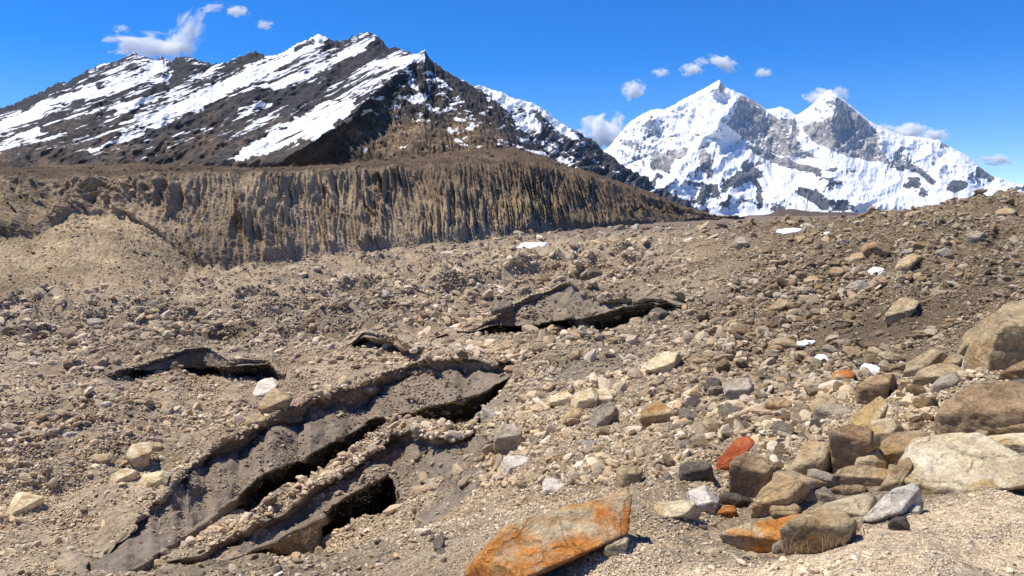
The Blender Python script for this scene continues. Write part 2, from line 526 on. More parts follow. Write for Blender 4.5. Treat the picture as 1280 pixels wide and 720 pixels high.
# ridges D (behind the middle) and F (behind, over the other side)
yD = lin([(-420, 44), (0, 55), (120, 60), (400, 60), (520, 55), (575, 56), (640, 60), (715, 64), (760, 57), (830, 48), (870, 42), (1720, 40)])
aD = np.maximum(np.maximum(span(150, 350, 30, 10), span(600, 850, 24, 20)), span(445, 525, 14, 14))
vD = lin([(60, 488), (110, 478), (170, 461), (215, 448), (230, 441), (258, 437), (270, 440), (285, 450), (340, 454), (350, 466), (380, 468), (425, 432), (440, 424), (455, 415), (480, 419), (497, 420), (520, 437), (540, 428), (575, 415), (620, 396), (640, 381), (690, 361), (715, 352), (728, 364), (760, 373), (830, 372), (850, 376), (900, 392)])
yD0 = yD
w_ = np.maximum(np.maximum(span(110, 365, 30, 12), span(575, 865, 20, 20)), span(420, 545, 18, 18))
yD = yD0 + (smooth1(crest_depth(vD, yD0, lin([(110, 0), (170, .35), (230, .8), (300, .8), (350, .4), (370, 0), (425, .2), (460, .8), (500, .7), (540, .1), (560, 0), (620, .5), (690, 1.2), (720, 1.5), (760, 1.0), (830, .6), (870, 0)])), 5) - yD0) * w_
vDl = vD + lin([(400, 1), (450, 3), (490, 5), (520, 3), (560, 1), (600, 5), (640, 5), (690, 3), (715, 6), (740, 4), (800, 4), (850, 2)])
vDu = lin([(60, 490), (170, 463), (340, 456), (360, 470), (440, 430), (455, 421), (490, 427), (520, 443), (540, 431), (575, 420), (620, 406), (650, 408), (668, 407), (700, 402), (740, 395), (780, 382), (800, 378), (815, 377), (830, 377), (860, 380)])
vDu = np.maximum(vDu, vDl + 1)
vDf = lin([(60, 490), (120, 482), (170, 466), (222, 449), (232, 456), (250, 462), (270, 464), (290, 467), (320, 468), (350, 484), (362, 484), (400, 470), (440, 431), (455, 424), (490, 431), (520, 446), (540, 432), (575, 421), (620, 409), (668, 411), (740, 410), (770, 409), (800, 398), (815, 390), (830, 380), (870, 388)])
isD = sstep(520, 560, U)
runD = np.clip((vDu - vDl) / 45 * 4.0, .1, 5) * isD + .1
curve(vDf + 4, yD - runD + 5.0, aD)
curve(vDu, yD - runD, aD)
curve(vDl, yD + .3, aD)
curve(vD, yD, aD)
curve_base([(-420, 90), (800, 90), (900, 86), (1000, 85), (1130, 74), (1280, 56), (1720, 55)])
curve_base(150)
curve_base(320)
curve_base(900)
curve_base(14500)
NB = [14, 150, 100, 80, 50, 30, 50, 30, 46, 12, 24, 40, 40, 60, 20, 70, 26, 8, 50, 20, 46, 8, 70, 70, 60, 60, 40]
assert len(NB) == len(curves) - 1, (len(NB), len(curves))
IC = {n: k for k, n in enumerate(['n0', 'n1', 'n2', 'n3', 'n4', 'Pf', 'Pc', 'Bf', 'Bu', 'Bl', 'Bn', 'Bc', 'Af', 'Au', 'Al', 'Ac', 'Gf', 'Gl', 'Gc', 'Df', 'Du', 'Dl', 'Dc'])}
ys, offs, bands = [], [], []
for k, nb in enumerate(NB):
    (y0, o0), (y1, o1) = curves[k], curves[k + 1]
    for i in range(nb):
        t = i / nb
        ys.append(y0 * (y1 / y0) ** t); offs.append(o0 + (o1 - o0) * t); bands.append(k + t)
ys.append(curves[-1][0]); offs.append(curves[-1][1]); bands.append(float(len(NB)))
Y = np.array(ys); OFF = np.array(offs); BAND = np.array(bands)[:, None] * np.ones(NC)
NR = len(Y); UU = np.broadcast_to(U, (NR, NC))
Z = zbase(UU, Y) + OFF
b_ = ((Z / Y) * CP + SP) / (CP - (Z / Y) * SP)
X = np.clip(Y * (UU - 640) / F / (CP + b_ * SP), -20000 - 100 * (UU < -440), 21000 + 100 * (UU > 1740))
P0 = np.stack([X, Y, Z + EYE[2]], -1)
VV0 = 360 - F * b_


def bandmask(lo, hi, amt):
    return ((BAND >= lo) & (BAND < hi)) * amt[None, :]


ice = np.maximum.reduce([
    bandmask(IC['Bf'], IC['Bl'] + .9, span(300, 600, 40, 25)), bandmask(IC['Af'], IC['Al'] + .9, span(100, 650, 30, 12)),
    bandmask(IC['Df'], IC['Dl'] + .8, np.maximum(span(150, 355), span(600, 850))), bandmask(IC['Gf'] + .1, IC['Gl'] + .9, span(695, 775)),
    bandmask(IC['Pf'], IC['Pc'] + .0, span(318, 398, 6, 6)), bandmask(IC['Pc'] + .35, IC['Bf'], span(395, 560, 15, 15))])
NX, NY = P0[..., 0], P0[..., 1]
# the scraped faces beside the pit and lower down
stri = inpoly(UU, VV0, [(600, 545), (625, 560), (590, 600), (560, 640), (530, 690), (495, 690), (520, 640), (560, 590)])
stri |= inpoly(UU, VV0, [(690, 458), (775, 452), (800, 470), (740, 482), (690, 478)])
ice = np.maximum(ice, stri * .8)
ice = ice + .35 * (fbm2(NX * .9, NY * .9, 41, 4)) * (ice > .05)
icem = sstep(.4, .6, ice)

N0 = grid_normals(P0)
N0 = np.stack([gauss(gauss(N0[..., k], 1.5, 0), 1.5, 1) for k in range(3)], -1)
N0 *= np.sign(N0[..., 2:3] + 1e-9)
l_ = np.linalg.norm(N0, axis=-1, keepdims=True)
N0 = np.where(l_ > 1e-4, N0 / np.maximum(l_, 1e-4), np.array([0, 0, 1.0]))
spc = np.maximum(Y / F * 1.6, .012)
spr = spc * 2.0
D = np.zeros((NR, NC))
gentle = 1 - .75 * sstep(IC['Pf'] - .3, IC['Pf'] + .2, BAND) * (1 - sstep(IC['Dc'], IC['Dc'] + .6, BAND)) * sstep(80, 200, UU) * (1 - sstep(640, 760, UU))
tau_ = np.clip((BAND - IC['Ac']) / (IC['Df'] - IC['Ac']), 0, 1)
gentle = np.maximum(gentle, .2 + 1.0 * np.sin(math.pi * tau_) * (tau_ > 0) * (tau_ < 1))
for k, lam in enumerate([48, 24, 12, 6, 3, 1.5, .75, .37, .18, .09, .045]):
    w = sstep(1.0, 2.2, lam / spr) * np.clip(lam / 3.0, 0, 1) ** 0 * (1 if lam > 1 else 1)
    if not (w > 0).any():
        continue
    amp = .055 * lam if lam < 5 else .055 * 5 * (lam / 5) ** .55
    if lam > 4:
        w = w * gentle * sstep(lam * .35, lam * 1.6, Y) * (1.35 if lam > 5 else 1.0)
    amp = amp * (1 - icem * (.55 if lam < 1.6 else (.85 if lam < 4 else .5)))
    if lam in (3, 1.5, .75, .37):
        D += w * amp * .75 * (1 - 2.2 * np.abs(n2(NX / lam + 3.1 * k, NY / lam, 100 + k)))
    else:
        D += w * amp * n2(NX / lam + 3.1 * k, NY / lam, 100 + k)
# vertical runnels on the ice
D += icem * (.10 * fbm2(NX * .7 + P0[..., 2] * .5, NY * .7 + P0[..., 2] * .8, 55, 4) + .05 * n2(NX * .6, NY * .6 + P0[..., 2], 56) + .03 * n2(NX * 4, P0[..., 2] * 3, 57))
D -= icem * .22 * sstep(.35, .55, n2(NX * .75 + 9, P0[..., 2] * 1.1 + NY * .4, 58)) * sstep(15, 24, Y)
# far hummocks
D += sstep(70, 140, Y) * (1 - sstep(2000, 5000, Y)) * 1.0 * (ridge2(NX / 38, NY / 38, 77, 4) - 1.3) * .7
# long rubble mounds trending up-glacier, and lumps on the hill
al, ac = NX * .80 + NY * .60, -NX * .60 + NY * .80
mm = sstep(34, 60, Y) * (1 - sstep(260, 420, Y)) * (1 - sstep(760, 900, UU)) * np.where(tau_ >= 1, 1, np.sin(math.pi * tau_) ** 1.5)
after = sstep(IC['Dc'] + .1, IC['Dc'] + .8, BAND)
mm = mm * np.where(BAND > IC['Ac'], np.where(BAND < IC['Df'], 1, after), 0)
D += mm * (2.0 * (ridge2(al / 42, ac / 13, 91, 3, .5) - 1.15) + .9 * (ridge2(al / 14 + 3, ac / 7, 95, 3, .5) - .8)) * np.clip(Y / 75, .6, 1.6)
mh = sstep(840, 960, UU) * sstep(13, 24, Y) * (1 - sstep(120, 200, Y))
D += mh * .42 * (ridge2(NX / 7, NY / 9, 96, 4, .55) - 1.15) + mh * .25 * (ridge2((NX * .8 - NY * .6) / 1.6, (NX * .6 + NY * .8) / 7, 98, 3) - 1)
pile = np.exp(-((UU - 1080) / 120) ** 2 - ((VV0 - 545) / 60) ** 2) + .8 * np.exp(-((UU - 940) / 60) ** 2 - ((VV0 - 600) / 35) ** 2)
PILE = np.clip(pile, 0, 1) * .16 * (Y / 7) * sstep(4.6, 5.4, Y)
mo_ = at(770, 700, 3.75)
D += .16 * np.exp(-((NX - mo_[0] - .05) ** 2 + (NY - mo_[1]) ** 2) / .24 ** 2)
mo_ = at(815, 650, 4.3)
D += .15 * np.exp(-((NX - mo_[0] - .05) ** 2 + (NY - mo_[1]) ** 2) / .28 ** 2)
ml = (1 - sstep(120, 260, UU)) * sstep(17, 24, Y) * (1 - sstep(42, 55, Y))
D += ml * .75 * ridge2(al / 14, ac / 4.5, 99, 4, .55)
P = P0 + N0 * D[..., None]
P[..., 2] -= PILE
GU, GV = proj(P)

# tint: colour of the debris, by patch
big = fbm2(NX * .05, NY * .05, 61, 4); mid = fbm2(NX * .35, NY * .35, 62, 4)
tint = np.zeros((NR, NC, 3)) + np.array([.50, .40, .265])
band_ = sstep(-.1, .5, fbm2((NX * .8 + NY * .6) / 30, (-NX * .6 + NY * .8) / 6, 66, 4))
tint = tint * (1 + .26 * big + .18 * mid)[..., None]
tint = tint * (1 + band_[..., None] * (np.array([.80, .77, .74]) - 1) * sstep(16, 26, Y)[..., None])
pink = sstep(.0, .5, fbm2(NX * .11 + 9, NY * .11, 63, 4))
tint = tint * (1 + pink[..., None] * (np.array([.92, .87, .85]) - 1))
right = sstep(800, 980, UU) * sstep(9.5, 14, Y)
tint += right[..., None] * (np.array([.27, .20, .12]) - tint) * (.85 + .3 * mid[..., None]).clip(0, 1)
soil = sstep(0, 1, 1 - segdist(GU, GV, [(1060, 420), (1150, 400), (1240, 350)]) / 60) * sstep(8, 14, Y)
tint += soil[..., None] * (np.array([.19, .14, .09]) - tint) * .8
near_ = 1 - sstep(8, 14, Y)
sandp = inpoly(GU + 14 * n2(NX * 3, NY * 3, 64), GV + 8 * n2(NX * 3 + 5, NY * 3, 65), [(1150, 628), (1240, 612), (1300, 600), (1800, 560), (1800, 1500), (500, 1500), (840, 715), (980, 700), (1080, 662)]) * 1.0
sandp = gauss(gauss(sandp, 4, 0), 4, 1)
pale = np.exp(-((GU - 690) / 190) ** 4 - ((GV - 690) / 60) ** 4) * near_ * (.7 + .5 * n2(NX * 1.5, NY * 1.5, 67))
sand = np.clip(sandp + .75 * pale, 0, 1) * near_
tint += (near_ * (1 - sand) * .6)[..., None] * (np.array([.42, .33, .21]) - tint)
tint += sand[..., None] * (np.array([.70, .56, .37]) * (1 + .15 * mid[..., None]) - tint)
far = sstep(200, 600, Y)
tint += far[..., None] * (np.array([.27, .21, .15]) - tint)
tint = np.clip(tint, .03, .8)

FA = grid_faces(NR, NC)
fi = icem.ravel()[FA].mean(1) > .5
Vf = P.reshape(-1, 3); at_ = {'tint': (tint * (.80 + .2 * sand)[..., None]).reshape(-1, 3)}  # ground colour darkened off the sand, standing in for shadow between stones
a, b, c = sub(Vf, FA[~fi], at_)
ground = mesh_np('ground', a, b, M_GROUND, True, c, 'structure')
label(ground, 'grey and tan rubble covered glacier and slopes'); 
shade_mask = np.maximum.reduce([bandmask(IC['Bf'], IC['Bu'] - .04, cave), bandmask(IC['Af'], IC['Au'] - .04, wallA), bandmask(IC['Df'], IC['Du'] - .04, span(600, 850) + span(150, 355)), bandmask(IC['Pf'], IC['Pc'], aP)])  # walls under the lips and pit face that get painted shade
a, b, c = sub(Vf, FA[fi], {'cave_shade': shade_mask.ravel()})
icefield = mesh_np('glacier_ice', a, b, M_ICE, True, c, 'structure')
label(icefield, 'dark dirty ice faces exposed below rubble crests')
print('ground', NR, NC, time.time() - T0)

VMIN = np.minimum.accumulate(GV, axis=0)


def col_of(u):
    return int(np.argmin(np.abs(U - u)))


def hit(u, v):
    """first ground point met along the line of sight"""
    c = col_of(u); g = GV[:, c]
    i = np.nonzero(g <= v)[0]
    i = i[0] if len(i) else NR - 1
    q = P[i, c].copy(); q[2] += PILE[i, c] * .8
    return q, N0[i, c]


# ------------------------------------------------------------------ lateral moraine
LOFT = {}


def loft(name, u, curves_uvY, nb, mat, disp, paint, kind='structure'):
    """sheet through curves given as (row, depth) arrays over the columns u"""
    rows, band = [], []
    for k, n in enumerate(nb):
        (v0, y0), (v1, y1) = curves_uvY[k], curves_uvY[k + 1]
        p0, p1 = at(u, v0, y0), at(u, v1, y1)
        for i in range(n + (k == len(nb) - 1)):
            t = i / n
            rows.append(p0 + (p1 - p0) * t); band.append(k + t)
    P = np.array(rows); B = np.array(band)[:, None] * np.ones(len(u))
    UU = np.broadcast_to(u, B.shape)
    P = disp(P, UU, B)
    N = grid_normals(P)
    at2 = paint(P, N, UU, B)
    LOFT[name] = (P, N, UU, B, at2)
    return mesh_np(name, P.reshape(-1, 3), grid_faces(*B.shape), mat, True,
                   {k: (a.reshape(-1, 3) if a.ndim == 3 else a.ravel()) for k, a in at2.items()}, kind)


um = np.concatenate([np.linspace(-420, -6, 110), np.arange(0, 930, .8)])
li = lambda u, pts: np.interp(u, [p[0] for p in pts], [p[1] for p in pts])
mb_v = li(um, [(-420, 395), (0, 378), (150, 366), (250, 346), (330, 340), (450, 324), (560, 314), (660, 306), (760, 297), (860, 286), (930, 281)])
mb_y = li(um, [(-420, 165), (0, 185), (150, 205), (250, 240), (330, 262), (450, 318), (560, 380), (660, 470), (760, 650), (860, 1000), (930, 1300)])
# foot of the fluted cliff, over the apron of loose till
mf_v = li(um, [(-420, 315), (0, 300), (40, 300), (60, 290), (95, 267), (130, 268), (165, 272), (190, 285), (215, 305), (240, 333), (280, 338), (330, 330), (450, 311), (560, 300), (660, 292), (760, 283), (860, 276), (930, 274)])
mf_v = mf_v + 3.0 * fbm2(um / 45, um * 0 + 5, 189, 2)
mf_y = li(um, [(-420, 200), (0, 225), (60, 236), (95, 248), (165, 258), (215, 252), (240, 250), (280, 252), (330, 270), (450, 330), (560, 395), (660, 490), (760, 680), (860, 1040), (930, 1320)])
mc_v = li(um, [(-420, 214), (0, 221), (60, 225), (120, 222), (190, 218), (260, 216), (330, 216), (430, 213), (520, 210), (600, 206), (660, 205), (700, 213), (760, 230), (860, 264), (900, 273), (930, 277)])
mc_y = li(um, [(-420, 235), (0, 262), (95, 268), (165, 276), (240, 285), (330, 315), (450, 400), (560, 480), (660, 600), (760, 800), (860, 1130), (930, 1350)])
mp_v = li(um, [(-420, 203), (0, 209), (100, 206), (190, 204), (260, 208), (330, 210), (400, 207), (440, 204), (520, 196), (600, 186), (640, 184), (700, 205), (745, 218), (800, 236), (860, 261), (900, 272), (930, 277)])
mp_y = mc_y + li(um, [(-420, 40), (240, 50), (450, 90), (640, 160), (760, 120), (930, 60)])
mq_v, mq_y = mp_v + li(um, [(0, 10), (400, 10), (640, 14), (860, 6)]), mp_y + 120


def moraine_disp(P, UU, B):
    wall = sstep(.95, 1.12, B) * (1 - sstep(1.92, 2.06, B))
    apron = sstep(0, .3, B) * (1 - sstep(.95, 1.1, B))
    # flutes run down the wall, leaning further along it to the upstream end
    t = B - 1
    lean = li(UU, [(-420, -6), (150, -3), (300, 4), (430, 18), (560, 30), (700, 45), (860, 50)])
    s = UU + lean * t + 5 * n2(UU / 50, t * 1.5, 199)
    scale = li(UU, [(-420, 17), (0, 15), (300, 13), (560, 10), (700, 7), (930, 5)])
    s1 = s / scale
    warp = .8 * n2(s1 * .3, t * 1.6, 201) + .25 * n2(s1 * 1.1, t * 5, 200)
    big_ = (1 - 2 * np.abs(n2(s1 * .22 + .5 * warp, t * .7 + 3, 205)))
    mid_ = (1 - 2 * np.abs(n2(s1 * .52 + warp, t * .9, 202)))
    fin_ = (1 - 2 * np.abs(n2(s1 * 1.2 + warp * 1.6, t * 2.2, 203)))
    vary = sstep(-.35, .35, n2(s1 * .12, t * 1.2, 198))
    fl = .9 * big_ + (.35 + .9 * vary) * mid_ + (.75 - .4 * vary) * fin_ + .4 * n2(s1 * 2.6, t * 7.0, 204)
    mpp = P[..., 1] / F     # metres per pixel there
    amp = mpp * scale * 1.25 * (wall + .30 * apron)
    env = .45 + .8 * np.clip(.5 + n2(UU / 50, t * 1.6, 206), 0, 1)
    out = fl * amp * env * np.sin(np.clip(t, 0.02, 1) * math.pi) ** .3
    out = np.where((B > .9) & (B < 2.1), out, fl * amp * .3)
    # broken ledges across the wall
    led = fbm2(UU / 40, t * 0 + 2, 197, 3) * .3 + .5
    out = out + wall * mpp * 7 * (sstep(.0, .10, led - t) - .5) * sstep(-.1, .3, n2(UU / 45, t * 0, 196))
    rough = mpp * (1.5 * n3(P[..., 0] / .9, P[..., 1] / .9, P[..., 2] / .9, 195) * (1 + apron * .6) + 3.0 * fbm2(P[..., 0] / 14, P[..., 1] / 14, 207, 4) + .9 * n3(P[..., 0] / 3.5, P[..., 1] / 3.5, P[..., 2] / 3.5, 208) + .6 * n3(P[..., 0] / 1.7, P[..., 1] / 1.7, P[..., 2] / 1.7, 209))
    Q = P.copy()
    Q[..., 1] -= out * .9
    Q[..., 2] += out * .2 + rough * .8 * sstep(0, .25, B)
    edge = sstep(1.6, 2.0, B) * (1 - sstep(2.0, 2.5, B))
    Q[..., 2] += edge * mpp * (3.6 * fbm2(UU / 24, B * 0, 211, 4) + 1.2 * fl)
    Q[..., 1] += wall * mpp * 5 * n2(UU / 45, B * 1.7, 212)
    return Q


def moraine_paint(P, N, UU, B):
    t0 = np.zeros((*B.shape, 3)) + np.array([.38, .285, .18])
    v = fbm2(P[..., 0] / 30, P[..., 1] / 30 + P[..., 2] / 20, 220, 4)
    t0 = t0 * (1 + .3 * v)[..., None]
    ap = (1 - sstep(.9, 1.15, B)) * (1 - sstep(200, 330, UU))
    t0 += ap[..., None] * (np.array([.46, .35, .21]) * (1 + .25 * v[..., None]) - t0)
    rt = sstep(560, 760, UU)
    t0 += rt[..., None] * (np.array([.20, .145, .095]) * (1 + .35 * v[..., None]) - t0)
    pl = sstep(1.9, 2.1, B) * 1.0
    t0 += pl[..., None] * (np.array([.135, .095, .062]) * (1 + .35 * v[..., None]) - t0)
    up = sstep(430, 560, UU) * sstep(1.25, 1.8, B)
    t0 += (up * .8)[..., None] * (np.array([.15, .105, .068]) * (1 + .35 * v[..., None]) - t0)
    foot = (1 - sstep(.0, .5, B)) * sstep(200, 300, UU)
    t0 += foot[..., None] * (np.array([.36, .285, .19]) - t0) * .7
    gu, gv = proj(P)
    yel = np.exp(-((gu - 655) / 45) ** 2 - ((gv - 262) / 14) ** 2) + .7 * np.exp(-((gu - 770) / 30) ** 2 - ((gv - 272) / 10) ** 2)
    t0 += (yel * .8)[..., None] * (np.array([.33, .24, .12]) - t0)
    return {'tint': np.clip(t0, .02, .8)}


moraine = loft('moraine', um, [(mb_v + 22, mb_y - 14), (mf_v, mf_y), (mc_v, mc_y), (mp_v, mp_y), (mq_v, mq_y)], [90, 130, 34, 6], M_MORAINE, moraine_disp, moraine_paint)
label(moraine, 'tall brown lateral moraine wall cut by gullies below the dark mountain')
print('moraine', time.time() - T0)

# ------------------------------------------------------------------ dark mountain
ud = np.concatenate([np.linspace(-420, -6, 120), np.arange(0, 912, .9)])
sky_pts = [(-420, 262), (-250, 215), (-120, 172), (0, 137), (20, 130), (45, 118), (60, 111), (75, 103), (84, 104), (105, 92), (112, 87), (130, 81), (150, 76), (160, 71), (167, 66), (180, 72), (195, 76), (203, 72), (212, 78), (220, 74), (236, 72), (250, 78), (268, 80), (285, 79), (300, 71), (318, 65), (335, 72), (350, 68), (365, 60), (385, 50), (399, 44), (412, 50), (425, 53), (440, 46), (450, 42), (461, 41), (474, 48), (485, 61), (493, 60), (508, 65), (520, 69), (531, 64), (540, 78), (549, 84), (567, 97), (585, 105), (603, 115), (624, 132), (640, 150), (665, 178), (690, 200), (720, 216), (760, 230), (800, 245), (860, 268), (912, 282)]
sk_v = li(ud, sky_pts) + .4 * n2(ud / 7, ud * 0, 300)
sk_y = li(ud, [(-420, 1750), (450, 1650), (530, 1560), (640, 1330), (760, 1180), (912, 1250)])
ft_v = li(ud, [(-420, 232), (0, 226), (400, 226), (520, 222), (600, 216), (640, 216), (690, 222), (760, 240), (860, 272), (912, 284)])
ft_y = li(ud, [(-420, 1050), (400, 1000), (520, 800), (640, 860), (760, 1000), (912, 1200)])
bk_v, bk_y = sk_v + 60, sk_y + 500
spur = [(531, 64), (505, 88), (478, 110), (446, 140), (410, 165), (350, 205), (300, 226)]


def strata(u, v):
    return v + .27 * u + .00028 * u * u


def dark_disp(P, UU, B):
    u, v = proj(P)
    Q = P.copy()
    d = segdist(u, v, spur)
    w = strata(u, v)
    face = 1 - sstep(.92, 1.0, B)
    lf = sstep(-20, 30, li(v, [(64, 531), (110, 478), (140, 446), (205, 350), (230, 300)]) - u)   # 1 on the snowy side of the spur
    env = sstep(0, .12, B) * (.25 + .75 * face)
    # ribs running down along the bedding
    ls = u * .016
    rib = ridge2(w / 34, ls, 310, 3, .55) * 7 + ridge2(w / 12, ls * 2, 316, 3, .6) * 3.2
    x2 = u * .9 + v * .25
    crag = (ridge2((u - v * .5) / 26, (v + u * .3) / 34, 320, 5, .6) * 8) * (1 - .45 * sstep(115, 165, v)) + 3.6 * ridge2((u - v * .6) / 7, (v + u * .3) / 16, 326, 4, .6)
    r = rib * lf + crag * (1 - lf)
    k = 1 - ((r - 6) * 1.3 + 190 * np.exp(-d / 26)) * env / P[..., 1]
    Q = EYE + (P - EYE) * k[..., None]
    jag = 1 - 1.9 * ridge2(u / 10, u * 0, 300, 2) + 1.1 * n2(u / 3, u * 0, 301)
    Q[..., 2] += (r - 6) * env * .45 - jag * P[..., 1] / F * sstep(.86, 1, B)
    return Q


couloir = [(572, 72), (540, 79), (500, 95), (470, 106), (430, 122), (400, 133), (350, 160), (310, 182), (285, 200), (325, 196), (370, 178), (400, 170), (437, 146), (446, 122), (470, 106), (500, 92)]
bands_snow = [([(531, 72), (470, 78), (420, 95), (370, 118), (300, 140)], 5), ([(395, 48), (350, 78), (300, 100), (240, 130)], 9), ([(335, 86), (280, 110), (210, 145), (120, 190)], 8),
              ([(200, 82), (160, 100), (110, 120)], 8), ([(110, 110), (60, 132), (0, 160)], 9), ([(190, 125), (120, 145), (60, 160), (0, 185)], 7), ([(450, 60), (410, 82), (330, 112)], 4),
              ([(560, 160), (570, 175), (582, 182)], 2.6), ([(568, 148), (590, 155)], 2.5), ([(515, 124), (530, 122)], 5), ([(512, 104), (520, 110)], 3), ([(556, 100), (566, 112)], 3.4), ([(535, 92), (545, 96)], 3), ([(566, 98), (576, 100)], 2.5), ([(655, 188), (690, 195)], 1.8)]
dark_rock = [([(72, 104), (55, 118), (30, 132)], 6), ([(105, 92), (88, 104)], 5), ([(222, 80), (235, 88), (220, 98)], 9), ([(478, 52), (465, 66), (440, 84), (400, 108), (350, 122), (322, 118)], 9),
             ([(320, 118), (260, 148), (190, 168)], 7), ([(140, 140), (100, 150), (55, 162)], 6), ([(540, 72), (560, 95), (600, 130)], 9), ([(462, 148), (448, 155)], 8), ([(425, 155), (420, 162)], 7), ([(320, 70), (300, 80)], 5), ([(390, 52), (370, 62)], 4)]


def dark_paint(P, N, UU, B):
    u, v = proj(P)
    lf = sstep(-14, 14, li(v, [(64, 545), (110, 482), (140, 448), (205, 352), (230, 300)]) - u)
    w = strata(u, v)
    nz = N[..., 2] * np.sign(N[..., 2] + 1e-9)
    alt = (205 - v) / 140
    s = .23 + .34 * fbm2(w / 11, u * .012, 330, 4, 2.1, .6) + .36 * fbm2(w / 3.0, u * .026, 333, 3) + .26 * (alt - .45) + .4 * (nz - .72)
    s = s - .3 * sstep(165, 205, v)
    sr = .18 + .3 * fbm2(u / 14, v / 9, 340, 4, 2.1, .6) + .12 * alt
    s = s * lf + sr * (1 - lf)
    wig = 2.2 * n2(u / 6, v / 4, 345) + 3.5 * n2(u / 22, v / 14, 346)
    cou = inpoly(u + wig * 1.6, v + wig, couloir)
    fleck = .55 * sstep(.12, .45, n2(w / 2.6, u * .035, 347)) + .5 * sstep(.25, .5, n2(w / 5, u * .012, 349)) * sstep(110, 200, v)
    s = np.where(cou, 1.05 - fleck, s)
    for pts, r in bands_snow:
        d = segdist(u + wig, v + wig * .6, pts)
        s = s + .5 * (1 - sstep(r * .5, r * 1.4, d))
    for pts, r in dark_rock:
        d = segdist(u + wig, v + wig * .6, pts)
        s = s - .75 * (1 - sstep(r * .5, r * 1.3, d))
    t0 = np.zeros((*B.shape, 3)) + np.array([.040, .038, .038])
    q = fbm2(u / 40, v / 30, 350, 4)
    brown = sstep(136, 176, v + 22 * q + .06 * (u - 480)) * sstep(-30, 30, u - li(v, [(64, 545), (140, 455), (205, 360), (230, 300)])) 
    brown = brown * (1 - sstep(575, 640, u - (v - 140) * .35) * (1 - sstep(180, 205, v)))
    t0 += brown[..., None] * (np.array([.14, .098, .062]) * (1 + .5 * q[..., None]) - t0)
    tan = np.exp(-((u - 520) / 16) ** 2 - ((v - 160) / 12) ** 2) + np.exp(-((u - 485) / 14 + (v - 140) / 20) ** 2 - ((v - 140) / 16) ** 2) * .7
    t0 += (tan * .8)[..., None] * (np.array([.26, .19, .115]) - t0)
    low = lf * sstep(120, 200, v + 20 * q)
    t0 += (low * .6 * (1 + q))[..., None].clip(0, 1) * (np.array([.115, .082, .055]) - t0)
    s = np.where(brown > .5, s - .12, s)
    return {'tint': np.clip(t0, .012, .6), 'snow': np.clip(s, -.5, 1.5)}


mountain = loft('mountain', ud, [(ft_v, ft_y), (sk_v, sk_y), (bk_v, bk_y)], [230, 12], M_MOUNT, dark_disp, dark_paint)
label(mountain, 'dark rocky mountain with slanting bands of snow and a broad snow couloir')

# second dark ridge behind it
ue = np.arange(570, 935, .9)
e_v = li(ue, [(570, 112), (600, 108), (612, 113), (625, 116), (640, 124), (655, 128), (670, 132), (690, 146), (705, 158), (720, 165), (740, 178), (760, 194), (780, 208), (800, 222), (815, 233), (840, 247), (880, 265), (935, 284)]) + 1.0 * n2(ue / 6, ue * 0, 360)
e_y = li(ue, [(570, 3000), (935, 2300)])
f_v = e_v * 0 + li(ue, [(570, 200), (640, 215), (700, 225), (800, 250), (935, 296)])
f_y = li(ue, [(570, 2300), (700, 2000), (935, 1900)])


def ridge_disp(P, UU, B):
    u, v = proj(P)
    Q = P.copy()
    env = sstep(0, .12, B) * (1 - .7 * sstep(.9, 1.0, B))
    r = ridge2((u * .8 + v) / 30, (v - u * .5) / 50, 370, 4, .6) * 26
    Q[..., 1] -= r * env; Q[..., 2] += r * env * .4
    return Q


def ridge_paint(P, N, UU, B):
    u, v = proj(P)
    s = .30 + .34 * fbm2((v - u * .75) / 9, (u + v) / 40, 380, 4, 2.1, .6) + .55 * (1 - sstep(0, 9, v - li(u, [(600, 110), (640, 126), (670, 134), (700, 158), (720, 165), (760, 194), (800, 222)]))) * (1 - sstep(690, 745, u)) - .2 * sstep(700, 760, u)
    for pts, r in [([(608, 114), (632, 128), (655, 158)], 7), ([(660, 140), (672, 160)], 6), ([(706, 165), (722, 172)], 3)]:
        s = s + .4 * (1 - sstep(r * .5, r * 1.4, segdist(u, v, pts)))
    return {'tint': np.zeros((*B.shape, 3)) + np.array([.058, .055, .056]), 'snow': s}


o = loft('mountain_ridge', ue, [(f_v, f_y), (e_v, e_y), (e_v + 40, e_y + 500)], [120, 8], M_MOUNT, ridge_disp, ridge_paint)
label(o, 'dark shoulder ridge with snow streaks behind the dark mountain')

# ------------------------------------------------------------------ far snow mountain
us = np.arange(690, 1560, .75)
s_pts = [(690, 262), (720, 225), (745, 196), (760, 185), (787, 153), (806, 141), (819, 136), (831, 137), (843, 131), (855, 124), (880, 111), (893, 104), (899, 99.5), (902, 104), (907, 109), (925, 117), (930, 119), (944, 127), (957, 137), (966, 136), (976, 134), (985, 137), (995, 144), (1000, 142), (1015, 131), (1027, 119), (1031, 116), (1037, 112), (1043, 114.5), (1048, 119), (1057, 127), (1072, 139), (1086, 151), (1105, 160), (1125, 169), (1150, 172), (1175, 176), (1184, 182), (1200, 190), (1212, 197), (1225, 210), (1240, 220), (1262, 228), (1280, 232), (1400, 252), (1560, 270)]
s_v = li(us, s_pts) + .8 * n2(us / 6, us * 0, 400) + .5 * n2(us / 2.5, us * 0, 401)
s_y = li(us, [(690, 10600), (800, 11300), (900, 11800), (966, 12400), (1040, 11900), (1150, 12000), (1280, 11000), (1560, 9500)])
b_v = us * 0 + 272
b_y = us * 0 + 8200
m1_v = s_v + (272 - s_v) * .45
m1_y = b_y + (s_y - b_y) * .70
